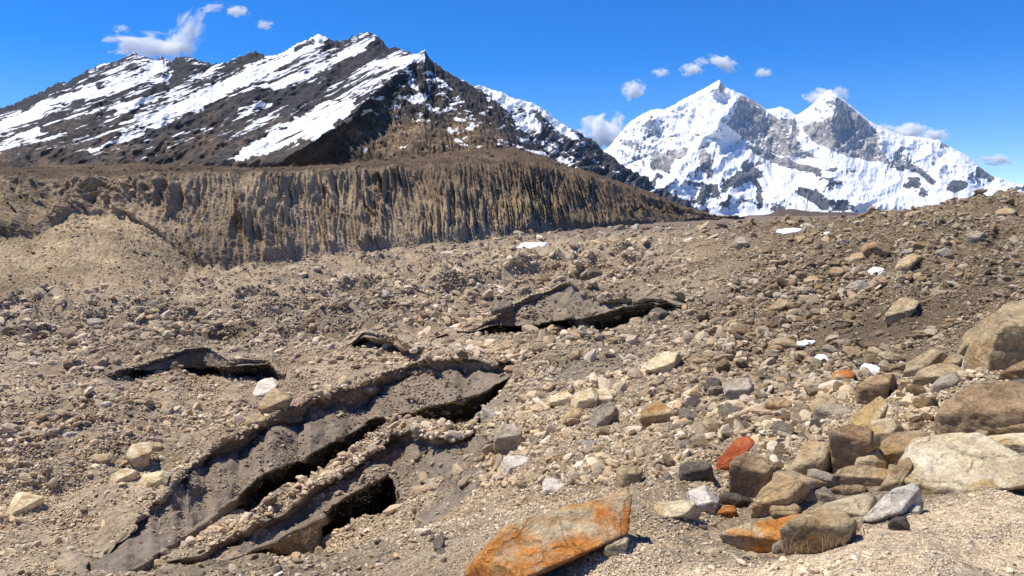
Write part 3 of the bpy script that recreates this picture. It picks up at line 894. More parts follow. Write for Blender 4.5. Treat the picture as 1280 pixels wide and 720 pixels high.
aretes = [([(899, 103), (922, 120), (908, 150), (885, 172), (868, 190), (850, 215), (830, 240)], 620, 26), ([(1040, 114), (1046, 128), (1040, 152)], 330, 16), ([(1047, 120), (1086, 151), (1100, 168), (1112, 203)], 300, 12),
          ([(819, 136), (806, 165), (790, 200)], 200, 22), ([(966, 136), (972, 150), (990, 185)], 160, 12), ([(908, 160), (950, 190), (1000, 205), (1060, 230), (1090, 262)], 300, 24), ([(1150, 172), (1120, 190), (1160, 215), (1190, 240)], 220, 20),
          ([(1200, 190), (1215, 220), (1240, 240)], 180, 18), ([(880, 205), (850, 230), (830, 262)], 240, 16), ([(930, 205), (915, 240), (900, 262)], 200, 14)]
wall_a = [(926, 119), (945, 127), (957, 138), (975, 150), (995, 147), (999, 168), (997, 184), (1024, 198), (985, 196), (952, 188), (930, 172), (908, 156), (918, 140)]
wall_b = [(1045, 121), (1058, 129), (1072, 141), (1087, 154), (1098, 168), (1100, 185), (1111, 204), (1085, 201), (1060, 196), (1040, 188), (1020, 180), (1003, 163), (1001, 157), (1030, 150), (1040, 145)]
wall_c = [(797, 165), (818, 160), (832, 170), (830, 190), (845, 195), (835, 215), (800, 210), (775, 200), (780, 180)]


def snow_disp(P, UU, B):
    u, v = proj(P)
    Q = P.copy()
    env = sstep(0, .2, B) * (1 - .8 * sstep(1.85, 2.0, B))
    a = np.zeros(B.shape)
    wu = u + 4 * n2(u / 18, v / 18, 409); wv = v + 4 * n2(u / 18 + 5, v / 18, 408)
    for pts, A, L in aretes:
        a += A * np.exp(-segdist(wu, wv, pts) / L)
    r = ridge2((u + .5 * v) / 34, (v - .3 * u) / 30, 410, 4, .42) * 85 + ridge2((u - .8 * v) / 14, (v + u * .4) / 22, 416, 4, .5) * 16 + ridge2((u + .25 * v) / 4.5, v / 40, 418, 2, .5) * 9
    Q = EYE + (P - EYE) * (1 - (a * 1.1 + r) * env / P[..., 1])[..., None]
    Q[..., 2] += (r * .3) * env
    return Q


def snow_paint(P, N, UU, B):
    u, v = proj(P)
    nz = np.abs(N[..., 2])
    s = .84 + .7 * (nz - .55) + .21 * fbm2((u + .4 * v) / 18, (v - .5 * u) / 13, 430, 4, 2.1, .55)
    s = s - .13 * sstep(180, 215, v) * sstep(.0, .5, .3 + fbm2(u / 30, v / 20, 433, 3))
    wig = 3 * n2(u / 12, v / 10, 440) + 1.5 * n2(u / 4, v / 4, 441)
    for wp, k in ((wall_a, .70), (wall_b, .80), (wall_c, .30)):
        s = np.where(inpoly(u + wig, v + wig * .7, wp), s - k + .24 * fbm2(u / 3.2, v / 14, 445, 3), s)
    for (x, y, rx, ry, k) in [(882, 203, 9, 12, .8), (826, 205, 12, 12, .55), (846, 192, 10, 4, .4), (935, 215, 12, 8, .8), (918, 225, 10, 5, .6), (948, 240, 4, 18, .5), (880, 232, 6, 6, .5), (893, 243, 8, 5, .6), (872, 250, 8, 4, .5),
                              (1005, 210, 16, 6, .4), (1042, 212, 12, 6, .55), (1066, 214, 7, 3, .5), (975, 262, 20, 8, .45), (1015, 245, 14, 10, .5), (1052, 258, 14, 9, .5), (1140, 232, 10, 7, .7), (1155, 240, 6, 6, .6), (1195, 232, 12, 7, .7), (1230, 217, 8, 5, .9), (1272, 236, 10, 3, .8), (1180, 183, 8, 4, .7), (1130, 195, 16, 14, .35),
                              (905, 106, 5, 4, .9), (812, 150, 8, 5, .4), (935, 125, 10, 4, .5), (955, 205, 20, 5, .4), (1120, 210, 16, 6, .4)]:
        s = s - 1.35 * k * np.exp(-((u + wig - x) / rx) ** 2 - ((v + wig * .7 - y) / ry) ** 2)
    for pts, r_ in [([(877, 188), (881, 200), (886, 216)], 5), ([(818, 208), (836, 197), (858, 188)], 4.5), ([(905, 236), (922, 222), (936, 212), (948, 218)], 4.5), ([(944, 224), (949, 240), (953, 256)], 3.5), ([(893, 232), (880, 240), (868, 252)], 3.5), ([(985, 203), (1004, 210), (1022, 214)], 4),
                   ([(826, 222), (815, 232)], 3.5), ([(912, 245), (905, 256)], 3), ([(1000, 238), (1016, 246), (1030, 258)], 5), ([(1130, 205), (1152, 215), (1166, 228)], 4), ([(1135, 232), (1146, 226)], 5), ([(1190, 234), (1203, 230)], 5), ([(1222, 212), (1238, 222)], 4), ([(968, 200), (985, 206)], 4), ([(940, 186), (960, 196), (985, 200)], 4)]:
        s = s - .75 * (1 - sstep(r_ * .5, r_ * 1.5, segdist(u + wig * 1.4, v + wig, pts)))
    smooth = inpoly(u, v, [(1060, 215), (1110, 222), (1170, 262), (1150, 275), (1080, 275), (1060, 245)])
    s = np.where(smooth, s + .5, s)
    t0 = np.zeros((*B.shape, 3)) + np.array([.085, .085, .088])
    hi = 1 - sstep(190, 225, v)
    t0 += hi[..., None] * (np.array([.30, .285, .27]) - t0)
    t0 = t0 * (1 + .35 * fbm2(u / 2.5, v / 14, 450, 4))[..., None]
    return {'tint': np.clip(t0, .03, .7), 'snow': s}


o = loft('snow_mountain', us, [(b_v, b_y), (m1_v, m1_y), (s_v, s_y), (s_v + 60, s_y + 2500)], [130, 150, 10], M_SNOWMT, snow_disp, snow_paint)
label(o, 'distant twin peaked white mountain with steep grey rock walls')

# low brown hill in front of the snows
uh = np.arange(880, 1220, 1.0)
h_v = li(uh, [(880, 278), (930, 273), (960, 268), (972, 263), (990, 262), (1010, 264), (1030, 266), (1060, 265), (1080, 268), (1110, 269), (1160, 272), (1220, 280)]) + .8 * n2(uh / 8, uh * 0, 470)


def hill_disp(P, UU, B):
    Q = P.copy()
    r = ridge2(P[..., 0] / 90, P[..., 2] / 40 + P[..., 1] / 300, 480, 4) * 7
    Q[..., 1] -= r * (1 - .6 * sstep(.85, 1, B)); Q[..., 2] += r * .2
    return Q


o = loft('hill', uh, [(h_v * 0 + 292, h_v * 0 + 1900), (h_v, h_v * 0 + 2500), (h_v + 15, h_v * 0 + 3000)], [50, 6], M_MORAINE, hill_disp,
         lambda P, N, UU, B: {'tint': np.zeros((*B.shape, 3)) + np.array([.115, .085, .062])})
label(o, 'low dark brown hill at the foot of the white mountain')
print('mountains', time.time() - T0)

# ------------------------------------------------------------------ rocks
_ico = {}


def ico(n):
    if n not in _ico:
        bm = bmesh.new(); bmesh.ops.create_icosphere(bm, subdivisions=n, radius=1.0)
        _ico[n] = (np.array([v.co[:] for v in bm.verts]), np.array([[v.index for v in f.verts] for f in bm.faces])); bm.free()
    return _ico[n]


def carve(dirs, planes, p):
    """radius multiplier along dirs of a softly rounded convex body bounded by planes (n, d)"""
    s = np.zeros(len(dirs))
    for n, d in planes:
        s += np.maximum(0, dirs @ np.asarray(n) / d) ** p
    return s ** (-1 / p)


def unit(v):
    v = np.asarray(v, float); return v / np.linalg.norm(v)


def stone_template(seed, lev, p=18, flat=.68, planes=11, rough=.05):
    g = np.random.default_rng(seed)
    dirs, f = ico(lev)
    pl = []
    for k in range(planes):
        n = unit(g.normal(size=3)); pl.append((n, g.uniform(.55, .95)))
    for s in (-1, 1):
        for ax in range(3):
            n = np.zeros(3); n[ax] = s; pl.append((unit(n + g.normal(size=3) * .15), g.uniform(.75, 1.0)))
    r = np.minimum(carve(dirs, pl, p), 1.25)
    V = dirs * r[:, None]
    if lev > 2:
        k = 2.2
        V = V * (1 + rough * (n3(V[:, 0] * k + seed, V[:, 1] * k, V[:, 2] * k, seed) + .5 * n3(V[:, 0] * 5 + seed, V[:, 1] * 5, V[:, 2] * 5, seed + 1) + .3 * n3(V[:, 0] * 12, V[:, 1] * 12, V[:, 2] * 12, seed + 2)))[:, None]
    V = V * np.array([1.0, g.uniform(.7, .95), flat * g.uniform(.8, 1.2)])
    V = V / np.abs(V).max(0).mean()
    return V, f


HEROES = []


def hero(short, text, outline, color, crease=.5, depth=.8, lev=5, p=40, top=25, fx=0.0, seed=None, cut=7, name='boulder', cat='boulder', group=None, mat=None):
    """a rock whose outline the photograph gives: crease = share of its height taken by the upper face"""
    seed = seed if seed is not None else 1000 + len(HEROES)
    g = np.random.default_rng(seed)
    if len(outline) == 4 and not hasattr(outline[0], '__len__'):
        x0, y0, x1, y1 = outline
        w, h = x1 - x0, y1 - y0
        k = g.integers(6, 8); ph = g.uniform(0, 6.28); pts = []
        for i in range(k):
            a = ph + i * 2 * math.pi / k + g.uniform(-.28, .28)
            ca, sa = math.cos(a), math.sin(a)
            q = 1 / max(abs(ca), abs(sa)) ** .55
            pts.append(((x0 + x1) / 2 + ca * w / 2 * min(q, 1.15), (y0 + y1) / 2 + sa * h / 2 * min(q, 1.15)))
        outline = pts
    o2 = np.array(outline, float)
    m_ = (o2.min(0) + o2.max(0)) / 2
    o2 = m_ + (o2 - m_) * (1.2 if m_[0] > 840 and m_[1] > 430 else 1.12)
    x0, y0 = o2.min(0); x1, y1 = o2.max(0); w, h = x1 - x0, y1 - y0
    low = o2[:, 1] > y0 + .7 * h
    o2[low, 1] += .14 * h                                          # sits in the ground
    cu, cv = (x0 + x1) / 2, (y0 + y1) / 2
    gp, gn = hit(cu, y1 - .12 * h)
    yg = gp[1]
    W, H = w / F * yg, h / F * yg
    Dp = depth * max(W, .8 * H)
    for _ in range(3):
        yc = yg + .42 * Dp
        yq = yc - .5 * Dp; zq = vz(y0 + crease * h) * yq; ta = math.tan(R(top)); m0 = vz(y0)
        yb = (zq - ta * yq) / (m0 - ta) if m0 < ta else 1e9
        if yb > yq:
            Dp = float(np.clip(max(depth * max(W, .8 * H), (yb - yq) * .97), 0, 2.0 * max(W, H)))
    yc = yg + .42 * Dp
    C = at(cu, cv, yc)
    sc = yc / F
    planes = []
    n_ = len(o2)
    for i in range(n_):
        pa, pb = at(*o2[i], yc), at(*o2[(i + 1) % n_], yc)
        m = (pa + pb) / 2; e = unit(pb - pa)
        n = unit(np.cross(pa - EYE, pb - EYE))
        if n @ (m - C) < 0:
            n = -n
        n = np.array(Matrix.Rotation(g.uniform(-.38, .38), 3, Vector(e)) @ Vector(n))
        planes.append((n, max(n @ (m - C), .12 * min(W, H))))
    vd = unit(C - EYE); fw = np.array([vd[0], vd[1], 0]); fw = unit(fw); rt = np.array([fw[1], -fw[0], 0])
    nf = unit(-fw + rt * fx + np.array([0, 0, g.uniform(-.28, .05)]))
    planes.append((nf, .5 * Dp))
    planes.append((unit(fw + np.array([0, 0, .15])), .55 * Dp))
    Q = at(cu, y0 + crease * h, yc - .5 * Dp)
    Bp = at(cu, y0, yc + .5 * Dp)
    a = float(np.clip(math.atan2(Bp[2] - Q[2], np.hypot(Bp[0] - Q[0], Bp[1] - Q[1])) - .03, R(top), R(top + 14)))
    li_, ri_ = o2[o2[:, 0].argmin()], o2[o2[:, 0].argmax()]
    slope = float(np.clip(-(ri_[1] - li_[1]) / w, -.55, .55))
    nt = unit(-fw * math.sin(a) + np.array([0, 0, math.cos(a)]) + rt * (-slope * .7 + g.uniform(-.12, .12)))
    planes.append((nt, max(nt @ (Q - C), .08 * H)))
    dirs, f = ico(lev)
    E = dirs * np.array([W, Dp, H]) / 2
    for _ in range(cut):
        V = E * carve(E, planes, p)[:, None]
        n = unit(g.normal(size=3) * np.array([1, 1, .8])); planes.append((n, max((V @ n).max() * g.uniform(.86, .97), .05 * W)))
    V = E * np.minimum(carve(E, planes, p), 4)[:, None]
    s = (W + H) / 2
    q = V / s
    nz = .045 * n3(q[:, 0] * 3 + seed, q[:, 1] * 3, q[:, 2] * 3, seed) + .026 * n3(q[:, 0] * 7, q[:, 1] * 7 + seed, q[:, 2] * 7, seed + 1)
    nz += .014 * n3(q[:, 0] * 15, q[:, 1] * 15, q[:, 2] * 15 + seed, seed + 2) + .008 * n3(q[:, 0] * 32, q[:, 1] * 32, q[:, 2] * 32, seed + 3)
    # bedding cracks
    bd = unit(np.array([.25, .2, 1]) + g.normal(size=3) * .15)
    lay = q @ bd * 7 + .5 * n3(q[:, 0] * 2, q[:, 1] * 2, q[:, 2] * 2, seed + 9)
    nz -= .02 * np.exp(-((lay - np.round(lay)) / .10) ** 2) * (n3(q[:, 0] * 2 + 7, q[:, 1] * 2, q[:, 2] * 2, seed + 5) > -.1)
    V = V * (1 + nz / np.maximum(np.linalg.norm(V, axis=1) / s, .25) * .5)[:, None]
    ob = mesh_np(name, V, f, mat or ROCK[color], True)
    ob.location = C
    tag(ob, text, cat, group)
    HEROES.append(dict(short=short, o=ob, box=(x0, y0, x1, y1), uv=(cu, cv), y=yg, color=color))
    return ob


H_ = hero
# --- close boulders on the near bank
H_('the cream slab', 'largest cream flat slab at the edge of the sand', [(1133, 590), (1148, 562), (1183, 549), (1228, 545), (1245, 560), (1268, 572), (1278, 592), (1250, 612), (1195, 618), (1143, 612)], 'cream', .95, .9, 6, 40, 22, cut=3)
H_('the orange slab', 'big orange slab with pale patches and a dark broken side', [(575, 722), (628, 668), (690, 645), (740, 628), (800, 614), (852, 634), (818, 660), (778, 678), (748, 702), (725, 745), (580, 745)], 'orange', .8, .8, 6, 40, 25, fx=-.8, cut=0)
H_('the red rock', 'bright red rock leaning on a brown boulder', [(896, 590), (899, 575), (914, 556), (935, 550), (940, 557), (926, 573), (906, 592)], 'red', .7, .8, 5, 40, 30)
H_('the round brown boulder', 'rounded brown boulder tucked against the bright red rock', [(917, 582), (933, 569), (950, 574), (962, 589), (951, 614), (935, 624), (918, 612)], 'brown', .35, .9, 5, 40)
H_('the long ochre slab', 'long low orange brown slab lying near the dry grass', [(906, 674), (930, 660), (985, 648), (1010, 646), (1012, 672), (990, 688), (940, 692)], 'orange', .55, .5, 5, 40, 20)
H_('the overhanging slab', 'brown overhanging slab with dry grass growing under its lip', [(984, 664), (1000, 649), (1050, 645), (1064, 660), (1056, 682), (1020, 694), (990, 690)], 'ochre', .22, .6, 5, 40, 15)
H_('the pale flat slab', 'pale flat slab lying on the brown overhanging slab', [(1003, 650), (1030, 633), (1080, 620), (1103, 625), (1092, 643), (1092, 651), (1050, 646)], 'cream', .62, .6, 5, 24, 20)
H_('the dark-ended white stone', 'pale stone with one dark brown end at the edge of sand', [(1090, 642), (1105, 622), (1135, 609), (1141, 607), (1151, 632), (1143, 639), (1115, 646)], 'white', .62, .5, 5, 40, 30, fx=1.7, cut=2)
H_('the ridged tan boulder', 'tan boulder with a rough top and dark shaded foot', [(989, 600), (999, 566), (1015, 555), (1040, 561), (1040, 582), (1022, 606)], 'tan', .45, .8, 5)
H_('the split brown block', 'tall brown block with a split dark front face', [(1040, 560), (1046, 541), (1062, 536), (1086, 545), (1088, 575), (1066, 592), (1044, 588)], 'brown', .22, .8, 5, 40)
H_('the small tan cube', 'squat tan stone in front of the split brown block', [(1072, 592), (1073, 572), (1092, 566), (1106, 580), (1104, 594)], 'tan', .4, .9, 4)
H_('the yellow flat stone', 'flat yellowish stone lying below the split brown block', [(1046, 604), (1053, 588), (1075, 584), (1100, 592), (1098, 603), (1070, 609)], 'ochre', .5, .8, 5)
H_('the yellow wedge', 'yellow wedge of rock propped against the cream slab', [(1098, 611), (1115, 590), (1137, 574), (1141, 590), (1135, 611), (1112, 616)], 'ochre', .7, .6, 5, 40)
H_('the pale angular block', 'pale angular block standing above the split brown block', [(1058, 546), (1072, 515), (1090, 498), (1108, 506), (1104, 520), (1094, 548), (1074, 556)], 'cream', .6, .8, 5, 40)
H_('the pinkish block', 'pinkish grey block between the pale angular block and cream slab', [(1084, 556), (1090, 530), (1115, 527), (1128, 540), (1122, 560), (1100, 570)], 'tan', .4, .8, 5)
H_('the dark-sided tan boulder', 'tan boulder with orange stained top touching the cream slab', [(1103, 575), (1107, 556), (1122, 547), (1165, 543), (1176, 549), (1148, 566), (1138, 583), (1118, 582)], 'tan', .5, .8, 5, 40)
H_('the big brown boulder', 'big domed brown boulder with a shaded underside', [(1177, 522), (1190, 500), (1215, 487), (1250, 481), (1276, 487), (1284, 510), (1262, 545), (1215, 552), (1185, 541)], 'brown', .5, .9, 6, 20, 30)
H_('the tall block', 'tall squared sandstone block, highest rock of the near heap', [(1232, 468), (1238, 428), (1252, 402), (1282, 381), (1318, 384), (1320, 450), (1262, 466), (1240, 477)], 'tan', .3, .9, 6, 50, 15, cut=4)
H_('the pale wedge', 'pale layered wedge standing beside the tall squared block', [(1199, 438), (1210, 416), (1228, 401), (1250, 402), (1243, 428), (1228, 445)], 'tan', .65, .8, 5, 40)
H_('the tan wedge', 'tan wedge shaped block with a dark underside on the heap', [(1133, 468), (1138, 452), (1165, 438), (1180, 446), (1172, 456), (1148, 474)], 'tan', .55, .9, 5, 40)
H_('the dark brown block', 'dark brown block above the pale angular block', [(1072, 505), (1076, 482), (1095, 473), (1116, 476), (1112, 492), (1086, 508)], 'brown', .3, .9, 5, 40)
H_('the mottled slab', 'mottled tan and orange slab among small stones', [(1143, 479), (1152, 464), (1172, 457), (1196, 462), (1198, 472), (1168, 484)], 'tan', .6, .9, 5)
H_('the leaning grey stone', 'grey pink stone leaning by the mottled slab', [(1164, 492), (1172, 475), (1192, 468), (1200, 478), (1186, 494)], 'grey', .5, .8, 4)
H_('the light grey stone', 'light grey stone between the pale wedge and the big brown boulder', [(1203, 458), (1207, 444), (1222, 438), (1234, 446), (1232, 458), (1216, 463)], 'white', .5, .8, 4)
H_('the pink flat stone', 'pink flat stone just under the pale wedge', [(1178, 458), (1180, 447), (1200, 445), (1206, 452), (1198, 462)], 'tan', .5, .8, 4)
H_('the tan ledge', 'tan ledge of rock below the big brown boulder', [(1228, 544), (1232, 530), (1258, 523), (1310, 526), (1310, 550), (1250, 552)], 'ochre', .5, .7, 5, 40)
H_('the low pale ledge', 'low pale ledge directly above the cream slab', [(1226, 566), (1232, 550), (1262, 545), (1310, 555), (1310, 572), (1260, 573)], 'cream', .5, .8, 5, 40)
H_('the brown triangular rock', 'brown triangular rock at the foot of the tall block', [(1253, 474), (1262, 462), (1282, 452), (1310, 458), (1310, 480), (1262, 480)], 'brown', .4, .8, 5, 40)
H_('the dark footstone', 'dark stone in shadow beneath the brown triangular rock', (1256, 476, 1290, 494), 'dark', .4, .8, 4)
H_('the small ledge stone', 'small tan stone wedged under the tan ledge', (1216, 538, 1236, 556), 'tan', .4, .9, 4)
H_('the dished slab', 'large tan brown slab with a dished top below the ridged tan boulder', [(945, 640), (958, 612), (975, 595), (1000, 598), (1024, 606), (1008, 628), (975, 642)], 'tan', .5, .9, 5)
H_('the pink topped stone', 'pink topped stone behind the dished slab', (960, 590, 992, 612), 'tan', .6, .9, 4)
H_('the angular grey stone', 'angular grey stone by the ridged tan boulder', [(1012, 596), (1020, 588), (1046, 598), (1050, 610), (1028, 613), (1014, 606)], 'grey', .45, .8, 5, 40)
H_('the white cube', 'white blocky stone below the round brown boulder', [(863, 634), (866, 620), (880, 614), (896, 626), (893, 640), (872, 642)], 'white', .55, .9, 5, 40)
H_('the flat cream stone', 'flat cream stone near the tip of the orange slab', [(823, 640), (828, 628), (856, 628), (870, 634), (862, 646), (838, 650)], 'cream', .75, .9, 5, 40)
H_('the dark flat stone', 'dark flat stone between the white blocky stone and brown boulder', [(898, 628), (908, 617), (932, 622), (944, 630), (926, 636), (905, 636)], 'dark', .4, .9, 5)
H_('the little orange slab', 'little orange slab in front of the dark flat stone', [(884, 644), (892, 636), (916, 634), (917, 640), (900, 646)], 'orange', .6, .9, 4)
H_('the stone by the big orange slab', 'pale stone resting against the big orange slab', [(756, 690), (762, 674), (774, 666), (785, 674), (778, 694), (766, 700)], 'cream', .45, .8, 5)
H_('the charcoal stone', 'charcoal grey stone to the near side of the red rock', (852, 578, 888, 602), 'dark', .4, .9, 5)
H_('the lone tan block', 'lone tan block standing on gravel, one face in shade', [(775, 588), (782, 583), (802, 588), (800, 602), (784, 610), (776, 606)], 'tan', .35, .8, 5, 24)
H_('the yellowish step stone', 'yellowish round stone just above the long ochre slab', (965, 628, 1000, 650), 'ochre', .6, .9, 4)
H_('the grey footstone', 'small grey stone in front of the overhanging slab', (968, 676, 996, 692), 'grey', .5, .9, 4)
H_('the sliver stone', 'thin grey sliver stone on edge near the dished slab', (1008, 612, 1040, 628), 'grey', .4, .7, 4)
H_('the dark sliver', 'dark brown sliver stone lying under the yellow flat stone', (1040, 608, 1078, 620), 'brown', .4, .7, 4)
H_('the dark cobble in sand', 'dark cobble half sunk in the sand near the pale stone', (1112, 648, 1138, 664), 'dark', .5, .9, 4)
H_('the white pebble in sand', 'small white pebble at the dark end of the pale stone', (1137, 633, 1152, 644), 'white', .6, .9, 4)
# --- boulders out on the slope and glacier
H_('the slanted tan block', 'slanted tan block alone on the dark soil slope', [(1107, 396), (1112, 385), (1134, 375), (1148, 378), (1140, 390), (1116, 402)], 'tan', .6, .9, 5, 40)
H_('the skyline slab', 'flat pale boulder close under the skyline of the rubble hill', [(1243, 268), (1248, 262), (1262, 260), (1270, 266), (1262, 274), (1246, 274)], 'tan', .55, .9, 4, 18)
H_('the dark hump', 'dark hump backed boulder high on the rubble hill', [(1076, 316), (1082, 305), (1100, 303), (1113, 310), (1108, 318), (1090, 320)], 'brown', .3, .9, 4)
H_('the wedge on the hill', 'tan wedge boulder with a lit top, middle of the rubble hill', [(1119, 338), (1122, 328), (1138, 319), (1152, 322), (1144, 332), (1126, 342)], 'tan', .55, .9, 4, 22)
H_('the slope tan pair', 'tan boulder on the hill below the dark hump backed one', (1062, 315, 1084, 331), 'tan', .5, .9, 4)
H_('the small hill slab', 'small brown slab above the tan wedge boulder', (1140, 302, 1162, 313), 'brown', .4, .9, 4)
H_('the sharp hill stone', 'sharp ochre stone in the cluster on the hill flank', (1036, 334, 1056, 349), 'ochre', .5, .9, 4)
H_('the low grey hill slab', 'low grey slab on the hill under the ochre cluster', (1056, 353, 1086, 366), 'grey', .5, .9, 4)
H_('the hill flank block', 'pale block low on the hill flank in mixed rubble', [(960, 388), (966, 380), (980, 374), (987, 380), (976, 392)], 'tan', .6, .9, 4, 20)
H_('the round hill stone', 'round pale stone near the hilltop between two slabs', (1207, 288, 1230, 306), 'grey', .5, .9, 4)
H_('the brown hill step', 'brown flat stone low on the rubble hill', (1004, 345, 1026, 357), 'ochre', .5, .9, 4)
H_('the valley stone', 'pale stone with a dark foot at the edge of the far glacier', (918, 298, 936, 312), 'grey', .4, .9, 4)
H_('the striped pale boulder', 'pale boulder with a shaded cleft, alone above the three stones', [(810, 460), (814, 446), (828, 440), (848, 443), (846, 456), (830, 468)], 'cream', .6, .9, 5, 40)
H_('the pale grey trio boulder', 'pale grey boulder, lowest topped of the three stones in a row', [(682, 505), (690, 496), (706, 489), (718, 498), (712, 508), (694, 510)], 'cream', .5, .9, 5)
H_('the pointed trio boulder', 'cream boulder with a pointed top amid the three stones', [(717, 506), (722, 490), (736, 485), (746, 494), (744, 510), (728, 514)], 'cream', .5, .9, 5)
H_('the smooth trio boulder', 'smooth cream boulder ending the row of three stones', [(740, 498), (746, 488), (760, 487), (765, 496), (756, 508), (744, 508)], 'cream', .6, .9, 5)
H_('the tan rounded boulder', 'tan rounded boulder under the row of three stones', [(705, 524), (710, 513), (722, 510), (731, 518), (726, 528), (712, 530)], 'ochre', .5, .9, 4)
H_('the streaked grey boulder', 'streaked grey boulder next to the tan rounded one', [(742, 528), (750, 512), (764, 504), (772, 514), (764, 530), (750, 536)], 'grey', .5, .9, 5)
H_('the knobbly tan boulder', 'knobbly tan boulder half buried on the grey slope', [(802, 524), (808, 508), (824, 502), (836, 514), (830, 530), (812, 535)], 'ochre', .5, .9, 5)
H_('the grey disc', 'rounded grey disc of rock set in dark soil', [(907, 490), (914, 475), (928, 472), (939, 482), (936, 496), (920, 502)], 'grey', .5, .7, 5)
H_('the grey upright boulder', 'grey upright boulder on the brink over the ice pit', [(619, 560), (622, 540), (634, 529), (649, 538), (650, 556), (636, 569)], 'grey', .4, .9, 5)
H_('the pale brink stone', 'pale stone just below the grey upright boulder', [(630, 588), (634, 576), (650, 570), (662, 576), (658, 588), (642, 594)], 'white', .5, .9, 5)
H_('the white cobble', 'small white stone alone on the gravel bank', [(679, 612), (684, 601), (698, 600), (706, 608), (700, 618), (686, 621)], 'white', .6, .9, 4)
H_('the crest boulder', 'tan boulder perched on the crest above the ice wall', [(565, 522), (570, 508), (584, 502), (596, 508), (596, 520), (580, 528)], 'tan', .5, .9, 5, 40)
H_('the pale capped dark rock', 'dark rock with a pale cap at the far ice ridge', [(615, 398), (618, 383), (628, 377), (640, 380), (638, 394), (626, 402)], 'dark', .3, .9, 4)
H_('the hollow boulder', 'brown boulder wedged in the mouth of the far ice hollow', [(323, 470), (328, 458), (342, 455), (353, 462), (350, 474), (336, 478)], 'brown', .4, .9, 5)
H_('the white hollow stone', 'white angular stone just below the boulder in the hollow', [(317, 492), (323, 480), (334, 474), (346, 484), (336, 492), (324, 500)], 'white', .7, .9, 5, 40)
H_('the speckled mound', 'speckled grey boulder below the white angular stone', [(325, 508), (332, 496), (348, 489), (362, 498), (356, 511), (338, 516)], 'tan', .6, .9, 5)
H_('the ridge cobble', 'pale cobble at the upper end of the long ice crest', (330, 511, 354, 526), 'cream', .6, .9, 4)
H_('the flat ridge cobble', 'flat pinkish cobble beside the speckled grey boulder', (308, 519, 332, 533), 'tan', .6, .9, 4)
H_('the tall cream boulder', 'tall cream boulder, highest of the cluster on the gravel slope', [(159, 574), (163, 557), (176, 553), (189, 562), (182, 580), (168, 586)], 'cream', .55, .9, 5, 40)
H_('the small brownish stone', 'small brownish stone behind the tall cream boulder', (186, 553, 203, 567), 'tan', .5, .9, 4)
H_('the low cream boulder', 'low lumpy cream boulder under the tall cream one', [(139, 600), (146, 590), (160, 586), (172, 592), (164, 602), (148, 604)], 'cream', .6, .9, 5)
H_('the slab over the hollow', 'cream slab bridging the dark hollow below the cluster', [(176, 606), (182, 597), (200, 594), (208, 602), (200, 610), (184, 611)], 'cream', .6, .9, 5)
H_('the flat cluster stone', 'flat pale stone uphill of the cream cluster', (109, 569, 138, 583), 'tan', .6, .9, 4)
H_('the lone cream boulder', 'cream boulder alone at the low crest near the frame edge', [(9, 640), (18, 624), (34, 617), (54, 624), (48, 634), (26, 646)], 'cream', .65, .9, 5, 40)
H_('the edge stone', 'white flat stone by the frame edge above the lone boulder', (0, 594, 24, 604), 'white', .6, .9, 4)
H_('the strip stone', 'grey stone at the low end of the pale crest strip', (222, 676, 240, 700), 'grey', .5, .9, 4)
H_('the strip slab', 'pale flat stone below the crest strip', (185, 700, 210, 712), 'tan', .6, .9, 4)
H_('the small orange stone', 'small orange stone shining in the grey rubble field', [(1043, 474), (1046, 466), (1058, 463), (1067, 468), (1062, 477), (1050, 479)], 'orange', .5, .9, 4)
H_('the tilted plate', 'tilted pale plate on the stony ground far across the glacier', (110, 398, 128, 410), 'grey', .5, .9, 4)
H_('the far pale stone', 'far pale stone in the middle of the glacier rubble', (330, 380, 350, 391), 'white', .5, .9, 4)
H_('the middle brown stone', 'dark brown stone on the upper glacier', (735, 335, 754, 347), 'dark', .4, .9, 4)
H_('the block by the ice hollow', 'tan block at the far end of the upper ice hollow', [(811, 402), (812, 391), (824, 386), (834, 390), (828, 402)], 'dark', .4, .9, 4)
H_('the field block', 'tan block in the middle of the stony field above the red rock', (1015, 499, 1048, 520), 'tan', .5, .9, 5)
H_('the field slab', 'grey slab in the stony field beside the tan block', (958, 498, 985, 516), 'tan', .5, .9, 4)
H_('the twin field stone', 'pale grey stone at the top of the stony field', (964, 422, 996, 437), 'tan', .5, .9, 4)
H_('the grey field plate', 'flat grey plate at the upper edge of the stony field', (1020, 507, 1062, 528), 'grey', .5, .9, 4)
print('heroes', len(HEROES), time.time() - T0)

# --- old snow patches
for (*box_, txt) in [(650, 300, 682, 313, 'thin wedge of old snow at the foot of the moraine'), (976, 283, 1002, 293, 'long snow patch just under the skyline of the rubble hill'), (1030, 287, 1050, 296, 'small snow patch beside the long one below the skyline'),
                              (1076, 455, 1099, 467, 'largest white snow patch in the stony field below the dark slope'), (1019, 440, 1034, 454, 'upright scrap of snow between stones of the stony field'), (996, 423, 1020, 433, 'thin scrap of snow above the upright one in the field'),
                              (1085, 333, 1105, 347, 'dirty snow scrap behind the wedge boulder on the hill'), (920, 268, 934, 272, 'tiny snow streak far up the glacier')]:
    hero('', txt, box_[0] if len(box_) == 1 else tuple(box_), 'snow', .9, 1.0, 4, 10, 12, cut=2, name='snow_patch', cat='snow patch', group='patches of old snow', mat=M_SNOW)
    HEROES[-1]['short'] = ''

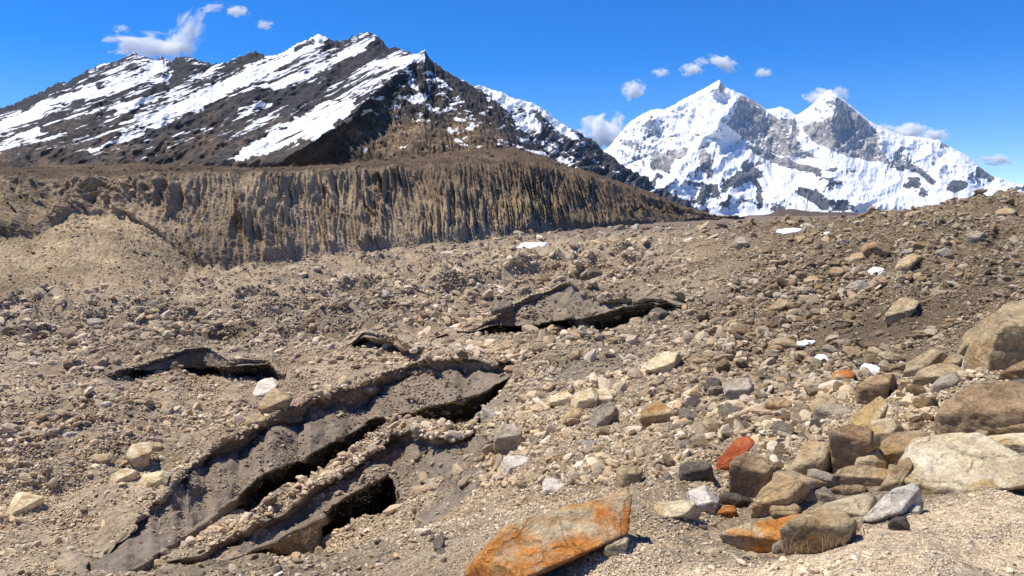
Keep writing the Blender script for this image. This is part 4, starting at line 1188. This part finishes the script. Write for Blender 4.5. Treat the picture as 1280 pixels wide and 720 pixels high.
# --- medium stones, one object each
COLN = {'cream': 'cream', 'tan': 'tan', 'brown': 'brown', 'ochre': 'ochre', 'grey': 'grey', 'dark': 'dark', 'white': 'whitish'}
VAR = {}
for ci, cname in enumerate(COLN):
    for k in range(7):
        V, f = stone_template(500 + 13 * k + ci, 4, 30, .7, 12, .06)
        VAR[cname, k] = mesh_np('stone', V, f, ROCK[cname], True, link=False)
zones = [  # u0 v0 u1 v1, how many, size range (px), colours
    (930, 515, 1150, 655, 52, (15, 44), ['tan', 'ochre', 'brown', 'cream', 'tan', 'grey', 'dark']),
    (1080, 445, 1270, 550, 40, (13, 40), ['tan', 'ochre', 'brown', 'cream', 'tan']),
    (850, 480, 1060, 560, 46, (13, 32), ['tan', 'grey', 'cream', 'brown', 'tan', 'ochre', 'dark']),
    (880, 390, 1080, 480, 24, (10, 24), ['tan', 'ochre', 'cream', 'brown']),
    (940, 300, 1280, 400, 18, (10, 22), ['tan', 'brown', 'grey', 'ochre']),
    (600, 500, 860, 640, 26, (10, 22), ['grey', 'cream', 'white', 'tan', 'ochre']),
    (720, 380, 900, 500, 8, (9, 18), ['tan', 'grey', 'cream']),
    (0, 470, 300, 660, 8, (9, 18), ['tan', 'cream', 'grey', 'white']),
    (200, 610, 480, 720, 8, (9, 18), ['cream', 'grey', 'tan']),
    (540, 600, 700, 700, 10, (10, 26), ['white', 'cream', 'grey']),
]
placed = [(h['box'][0], h['box'][1], h['box'][2], h['box'][3]) for h in HEROES]
named = [h for h in HEROES if h['short']]
used_labels = set()
g = np.random.default_rng(99)
made = 0; zc = []
for (u0, v0, u1, v1, n, (s0, s1), cols) in zones:
    tries = 0; k = 0; zc.append(made)
    while k < n and tries < 3500 and made < 206:
        tries += 1
        s = s0 * (s1 / s0) ** (g.random() ** 1.4)
        u, v = g.uniform(u0, u1), g.uniform(v0, v1)
        bx = (u - s * .30, v - s * .2, u + s * .30, v + s * .2)
        if any(bx[0] < q[2] - 1 and bx[2] > q[0] + 1 and bx[1] < q[3] - 1 and bx[3] > q[1] + 1 for q in placed):
            continue
        ci = col_of(u)
        p, nn = hit(u, v + s * .25)
        ri = np.argmin(np.abs(GV[:, ci] - v) + 1e6 * (GV[:, ci] > VMIN[:, ci] + 2))
        if icem[ri, ci] > .4 or GV[ri, ci] > VMIN[ri, ci] + 1:
            continue
        cname = cols[g.integers(len(cols))]
        # a label of its own: colour, size and the named rocks round it
        ds = sorted(named, key=lambda h: math.hypot(h['uv'][0] - u, (h['uv'][1] - v) * 1.3))
        sz = 'tiny' if s < 12 else ('small' if s < 16 else ('middling' if s < 22 else 'bulky'))
        cand = [f'{sz} {COLN[cname]} stone by {ds[0]["short"]}', f'{sz} {COLN[cname]} stone near {ds[0]["short"]}, towards {ds[1]["short"]}', f'{sz} {COLN[cname]} stone near {ds[0]["short"]}, towards {ds[2]["short"]}',
                f'{sz} {COLN[cname]} stone near {ds[0]["short"]}, towards {ds[3]["short"]}', f'{sz} {COLN[cname]} stone near {ds[1]["short"]}, towards {ds[2]["short"]}', f'{sz} {COLN[cname]} stone near {ds[1]["short"]}, towards {ds[3]["short"]}', f'{sz} {COLN[cname]} stone near {ds[0]["short"]}, towards {ds[4]["short"]}', f'{sz} {COLN[cname]} stone near {ds[2]["short"]}, towards {ds[3]["short"]}']
        lab = next((c_ for c_ in cand if c_ not in used_labels and len(c_.split()) <= 16), None)
        if lab is None:
            continue
        used_labels.add(lab)
        o = bpy.data.objects.new('stone', VAR[cname, int(g.integers(7))])
        COL.objects.link(o)
        y = p[1]; W = s / F * y / 2
        o.location = at(u, v, y + W * .6)
        o.scale = (W, W * g.uniform(.8, 1.1), W * g.uniform(.85, 1.1))
        o.rotation_euler = (g.uniform(-.45, .45), g.uniform(-.45, .45), g.uniform(0, 6.28))
        tag(o, lab, 'stone', 'stones strewn over the rubble slopes')
        placed.append(bx); k += 1; made += 1
print('medium', made, zc, time.time() - T0)

# ------------------------------------------------------------------ rubble: beyond counting
def scatter(name, text, n, lev, smin, smax, expo, seed, dens):
    g = np.random.default_rng(seed)
    sub_ = (slice(0, NR - 60), slice(0, NC))
    cv = GV[sub_]; cw = np.gradient(GU[sub_], axis=1)
    dv = np.abs(np.gradient(cv, axis=0))
    vis = (cv <= VMIN[sub_] + 1.5)
    wgt = dv * np.abs(cw) * np.where(vis, 1.0, .12) * dens(GU[sub_], cv, P[sub_], icem[sub_])
    inside = (GU[sub_] > -60) & (GU[sub_] < 1340) & (cv < 770)
    wgt = wgt * np.where(inside, 1, .12) * (Y[sub_] > 2.2) * ((UU[sub_] > -421) & (UU[sub_] < 1721))
    cdf = np.cumsum(wgt.ravel()); idx = np.searchsorted(cdf, g.random(n) * cdf[-1])
    i, j = np.unravel_index(np.minimum(idx, len(cdf) - 1), cv.shape)
    i = np.minimum(i, NR - 2); j = np.minimum(j, NC - 2)
    a, b = g.random((n, 1)), g.random((n, 1))
    pos = P[i, j] * (1 - a) * (1 - b) + P[i, j + 1] * a * (1 - b) + P[i + 1, j] * (1 - a) * b + P[i + 1, j + 1] * a * b
    nor = N0[i, j]
    q = g.random(n); e = 1 - expo
    spx = (smin ** e + q * (smax ** e - smin ** e)) ** (1 / e)
    u_, v_ = proj(pos)
    spx = spx * (1 - .4 * (1 - sstep(310, 430, v_)) * (spx > 3)) * (1 - .28 * (1 - sstep(420, 620, u_)) * (spx > 4))
    spx = spx * (.62 + .38 * sstep(4.2, 7.0, pos[:, 1]))
    sm = spx * pos[:, 1] / F / 2
    # keep the bigger ones off the named rocks
    big_ = spx > 5
    for (x0, y0, x1, y1) in placed:
        m = big_ & (u_ > x0 + 1) & (u_ < x1 - 1) & (v_ > y0 + 2) & (v_ < y1 - 1)
        sm[m] *= .35
    T = [stone_template(900 + k, lev, 60, .58, 7) for k in range(14)]
    nv = len(T[0][0]); nf = len(T[0][1])
    TV = np.stack([t[0] for t in T]); which = g.integers(len(T), size=n)
    V = TV[which] * sm[:, None, None] * np.stack([g.uniform(.8, 1.5, n), g.uniform(.65, 1.1, n), g.uniform(.55, 1.2, n)], -1)[:, None, :]
    # turn: any heading, moderate tilt
    h = g.uniform(0, 2 * math.pi, n); t1 = g.normal(0, .45, n); t2 = g.normal(0, .45, n)
    def rot(V, a, x, y):
        c, s = np.cos(a)[:, None], np.sin(a)[:, None]
        p, q = V[..., x].copy(), V[..., y].copy()
        V[..., x] = c * p - s * q; V[..., y] = s * p + c * q
    rot(V, t1, 1, 2); rot(V, t2, 0, 2); rot(V, h, 0, 1)
    V += (pos + nor * (sm * .34)[:, None])[:, None, :]
    Fc = (T[0][1][None] + (np.arange(n) * nv)[:, None, None]).reshape(-1, 3)
    # colour of each stone
    base = tint[i, j]
    pal = np.array([[.54, .45, .31], [.46, .35, .205], [.33, .27, .19], [.14, .108, .078], [.43, .28, .145], [.66, .58, .45], [.31, .21, .12]])
    pr = np.array([.22, .25, .16, .13, .05, .08, .11])
    c = pal[g.choice(len(pal), n, p=pr)] * np.array([1.12, 1.10, 1.07])
    lum = base.mean(1, keepdims=True)
    sd = sand[i, j][:, None] * .35
    c = ((.62 - sd) * c + (.38 + sd) * base) * np.clip(.55 + lum / .29 * .45, .6, 1.12) * g.uniform(.8, 1.2, (n, 1))
    c = np.where(icem[i, j][:, None] > .4, c * .75, c)
    col = np.repeat(c, nv, 0)
    o = mesh_np(name, V.reshape(-1, 3), Fc, M_RUBBLE, False, {'tint': col}, 'stuff')
    label(o, text)


def dens_fine(u, v, P_, ic):
    d = .12 + 1.5 * sstep(-.45, .5, fbm2(P_[..., 0] * .35, P_[..., 1] * .35, 700, 4))
    d = d * (1 - .62 * ic)
    bb = BAND[:d.shape[0], :d.shape[1]]
    d = d + .5 * (((bb > IC['Bn'] - .1) & (bb < IC['Bc'] + .3)) | ((bb > IC['Al'] + .1) & (bb < IC['Ac'] + .07)) | ((bb > IC['Dl'] + .2) & (bb < IC['Dc'] + .05)))
    s_ = sstep(0, 1, 1 - segdist(u, v, [(1060, 420), (1150, 400), (1240, 350)]) / 60)
    return d * (1 - .35 * s_) + 1.3 * sand[:d.shape[0], :d.shape[1]]


def dens_coarse(u, v, P_, ic):
    d = .10 + 1.7 * sstep(-.1, .7, fbm2(P_[..., 0] * .3 + 4, P_[..., 1] * .3, 701, 4))
    d = d * (1 - .97 * ic)
    s_ = sstep(0, 1, 1 - segdist(u, v, [(1060, 420), (1150, 400), (1240, 350)]) / 60)
    f_ = np.exp(-((u - 990) / 120) ** 2 - ((v - 520) / 60) ** 2) * 2.2 + np.exp(-((u - 1180) / 60) ** 2 - ((v - 500) / 30) ** 2) * 2
    f_ += np.exp(-((u - 640) / 45) ** 2 - ((v - 600) / 40) ** 2) * 1.2 + 1.2 * np.exp(-((u - 1020) / 90) ** 2 - ((v - 350) / 30) ** 2)
    f_ += 1.3 * np.exp(-((u - 740) / 130) ** 2 - ((v - 650) / 45) ** 2)
    bb = BAND[:d.shape[0], :d.shape[1]]
    d = d + .45 * (((bb > IC['Al'] + .2) & (bb < IC['Ac'] + .07)) | ((bb > IC['Bn'] - .2) & (bb < IC['Bc'] + .1)))
    sandy = sstep(620, 650, v) * sstep(1000, 1100, u)
    return (d * (1 - .6 * s_) + f_) * (1 - .85 * sandy)


scatter('gravel', 'fine gravel and small stones strewn over the ground', 135000, 1, 1.9, 5.5, 2.6, 31, dens_fine)
scatter('rubble', 'loose rubble of angular stones over the slopes and glacier', 33000, 2, 4.3, 20, 2.75, 32, dens_coarse)
# stones lying on the apron and foot of the moraine
g = np.random.default_rng(44)
Pm, Nm, Um, Bm, am = LOFT['moraine']
ok = (Bm > .05) & (Um > -20) & (Um < 880)
wm = np.where(Bm < .98, 1.0, np.where(Bm < 2.05, .12, .4)) * ok * (.2 + 1.4 * sstep(-.2, .5, fbm2(Um / 20, Bm * 4, 188, 3)))
cdf = np.cumsum(wm.ravel()); n = 5200
i, j = np.unravel_index(np.minimum(np.searchsorted(cdf, g.random(n) * cdf[-1]), len(cdf) - 1), Bm.shape)
q = g.random(n); spx = (1.3 ** -1.8 + q * (6.0 ** -1.8 - 1.3 ** -1.8)) ** (1 / -1.8)
pos = Pm[i, j]; sm = spx * pos[:, 1] / F / 2
T = [stone_template(950 + k, 1, 60, .6, 7) for k in range(10)]
nv = len(T[0][0]); V = np.stack([t_[0] for t_ in T])[g.integers(10, size=n)] * sm[:, None, None]
h = g.uniform(0, 6.28, n); c_, s_ = np.cos(h)[:, None], np.sin(h)[:, None]
x_, y_ = V[..., 0].copy(), V[..., 1].copy(); V[..., 0] = c_ * x_ - s_ * y_; V[..., 1] = s_ * x_ + c_ * y_
V += (pos + np.array([0, -.2, .3]) * sm[:, None])[:, None, :]
o = mesh_np('scree', V.reshape(-1, 3), (T[0][1][None] + (np.arange(n) * nv)[:, None, None]).reshape(-1, 3), M_RUBBLE, False,
            {'tint': np.repeat(am['tint'][i, j] * g.uniform(.7, 1.5, (n, 1)), nv, 0)}, 'stuff')
label(o, 'stones lying on the apron and wall of the moraine')
print('scatter', time.time() - T0)

# ------------------------------------------------------------------ dry grass
for (u, v, nbl, hp, wid, txt) in [(1000, 676, 20, 26, 38, 'dry straw tuft hanging over the lip of the overhanging slab'), (1040, 668, 12, 18, 26, 'shorter dry straw tuft at the end of the overhanging slab'), (1072, 652, 16, 18, 16, 'sparse dry straw tuft beside the pale stone with a dark end')]:
    g = np.random.default_rng(int(u))
    p, _ = hit(u, v + 14)
    y = p[1] - .14
    Vs, Fs = [], []
    for b in range(nbl):
        root = at(u + g.uniform(-wid, wid) * .8, v + 10 + g.uniform(-2, 8), y - g.uniform(0, .1))
        L = hp * y / F * g.uniform(.8, 1.7); lean = g.uniform(-1.1, 1.1); fwd = g.uniform(-.6, .1); w = .0026
        base = len(Vs)
        for k in range(5):
            t = k / 4
            c = root + np.array([lean * L * t * t, fwd * L * t * t, L * t * (1 - .35 * t)])
            ww = w * (1 - .85 * t)
            Vs += [c + (-ww, 0, 0), c + (ww, 0, 0)]
            if k:
                Fs.append([base + 2 * k - 2, base + 2 * k - 1, base + 2 * k + 1, base + 2 * k])
    o = mesh_np('grass_tuft', np.array(Vs), np.array(Fs), M_GRASS)
    tag(o, txt, 'grass tuft', 'dry grass tufts')

# ------------------------------------------------------------------ clouds
def mat_cloud(dens, thr, k, sc):
    t = NT('cloud_vapour')
    oc = t.n('ShaderNodeTexCoord').outputs['Object']
    rnd = t.n('ShaderNodeObjectInfo').outputs['Random']
    off = t.n('ShaderNodeCombineXYZ')
    for q in range(3):
        t.set(off.inputs[q], t.math('MULTIPLY', rnd, 31.0 + 17 * q))
    va = t.n('ShaderNodeVectorMath', _operation='ADD'); t.set(va.inputs[0], oc); t.set(va.inputs[1], off.outputs[0])
    ln = t.n('ShaderNodeVectorMath', _operation='LENGTH'); t.set(ln.inputs[0], oc)
    no = t.noise(t.mapping(va.outputs[0], (1.2, .9, .9)), sc, 6, .62, .5)
    d = t.math('SUBTRACT', t.math('MULTIPLY', t.math('SUBTRACT', no, .5), k), t.math('SUBTRACT', ln.outputs['Value'], thr))
    d = t.math('MULTIPLY', t.math('MULTIPLY', d, 4.0, True), dens)
    vol = t.n('ShaderNodeVolumePrincipled'); vol.inputs['Color'].default_value = (1, 1, 1, 1)
    vol.inputs['Anisotropy'].default_value = 0
    t.set(vol.inputs['Density'], d)
    t.t.links.new(vol.outputs[0], t.out.inputs['Volume'])
    return t.m


MC_PUFF = mat_cloud(.016, .72, 3.2, 1.8)
MC_WISP = mat_cloud(.010, .62, 3.4, 1.8)
CL = [(190, 60, 110, 36, -.08, 'w', 'broad wispy cloud resting on the summit of the dark mountain'), (232, 46, 40, 76, -.55, 'w', 'feathery plume of cloud rising from the broad wispy one'), (264, 10, 34, 13, .2, 'w', 'thin small cloud at the top, above the dark mountain'), (297, 14, 30, 15, 0, 'p', 'small bright cloud next to the thin one at the top'),
      (331, 31, 24, 14, 0, 'w', 'tiny faint cloud over the middle of the dark mountain'), (152, 36, 22, 11, 0, 'w', 'faintest scrap of cloud beside the feathery plume'), (792, 113, 30, 26, 0, 'p', 'small puff of cloud alone above the large white bank'), (826, 91, 22, 11, 0, 'p', 'tiny cloud between the lone puff and the group of three'),
      (865, 87, 30, 16, .1, 'p', 'lower cloud of the group of three over the snow peak'), (878, 77, 24, 11, -.1, 'w', 'upper faint cloud of the group of three over the peak'), (904, 79, 42, 18, -.35, 'p', 'largest slanting cloud of the three over the snow peak'), (954, 91, 24, 12, 0, 'p', 'tiny cloud floating between the two snow peaks'),
      (757, 164, 66, 46, 0, 'p', 'large white cloud bank behind the dark shoulder ridge'), (1026, 122, 42, 22, -.1, 'p', 'cloud clinging to the second snow peak'), (1050, 116, 26, 20, -.5, 'w', 'wisp of cloud streaming off the second snow peak'), (1136, 165, 44, 26, 0, 'p', 'white cloud rising behind the long snowy crest'),
      (1166, 170, 44, 20, .05, 'p', 'flat white cloud at the end of the long snowy crest'), (1107, 160, 30, 14, 0, 'w', 'low wisp behind the crest beside the second snow peak'), (1244, 200, 44, 14, 0, 'p', 'thin flat cloud low over the end of the range')]
ds_, fs_ = ico(4)
for i, (u, v, w, h, rot_, kd, txt) in enumerate(CL):
    yd = 16500 + 60 * i
    me = mesh_np('cloud', ds_, fs_, MC_PUFF if kd == 'p' else MC_WISP, True, link=False)
    o = bpy.data.objects.new('cloud', me); COL.objects.link(o)
    o.location = at(u, v, yd)
    o.scale = (w * yd / F * .56, min(w, h * 1.6) * yd / F * .34, h * yd / F * .56)
    o.rotation_euler = (0, -rot_, 0)
    tag(o, txt, 'cloud', 'small white clouds')

# ------------------------------------------------------------------ haze
t = NT('thin_mountain_air')
vol = t.n('ShaderNodeVolumePrincipled', Density=1.3e-5); vol.inputs['Color'].default_value = (.45, .70, 1, 1)
t.t.links.new(vol.outputs[0], t.out.inputs['Volume'])
x0_, x1_, y0_, y1_, z0_, z1_ = -22000, 24000, -600, 16000, -60, 2700
Vh = np.array([(x, y, z) for z in (z0_, z1_) for y in (y0_, y1_) for x in (x0_, x1_)], float)
o = mesh_np('haze', Vh, np.array([[0, 2, 3, 1], [4, 5, 7, 6], [0, 1, 5, 4], [2, 6, 7, 3], [0, 4, 6, 2], [1, 3, 7, 5]]), t.m, False, None, 'stuff')
label(o, 'thin bluish mountain air')

# ------------------------------------------------------------------ light
S = unit([-.42, .11, .90])
sun_d = bpy.data.lights.new('sun', 'SUN'); sun_d.energy = 5.0; sun_d.angle = R(.5); sun_d.color = (1, .93, .82)
sun = bpy.data.objects.new('sun', sun_d); COL.objects.link(sun)
sun.rotation_euler = Vector(S).to_track_quat('Z', 'Y').to_euler()
w = bpy.data.worlds.new('World'); scene.world = w; w.use_nodes = True
nt = w.node_tree; bg = nt.nodes['Background']
sky = nt.nodes.new('ShaderNodeTexSky'); sky.sky_type = 'NISHITA'; sky.sun_disc = False
sky.sun_elevation = math.asin(S[2]); sky.sun_rotation = math.atan2(S[0], S[1])
sky.altitude = 4200; sky.air_density = 1.2; sky.dust_density = .05; sky.ozone_density = 3.0
hs = nt.nodes.new('ShaderNodeHueSaturation'); hs.inputs['Hue'].default_value = .514; hs.inputs['Saturation'].default_value = 1.5; hs.inputs['Value'].default_value = 1.0
nt.links.new(sky.outputs[0], hs.inputs['Color']); nt.links.new(hs.outputs[0], bg.inputs['Color'])
bg.inputs['Strength'].default_value = .15

scene.view_settings.view_transform = 'Standard'
scene.view_settings.look = 'None'
scene.view_settings.gamma = 1
scene.view_settings.exposure = .26
scene.cycles.volume_bounces = 40
scene.cycles.max_bounces = 48
scene.cycles.diffuse_bounces = 3
print('done', time.time() - T0)
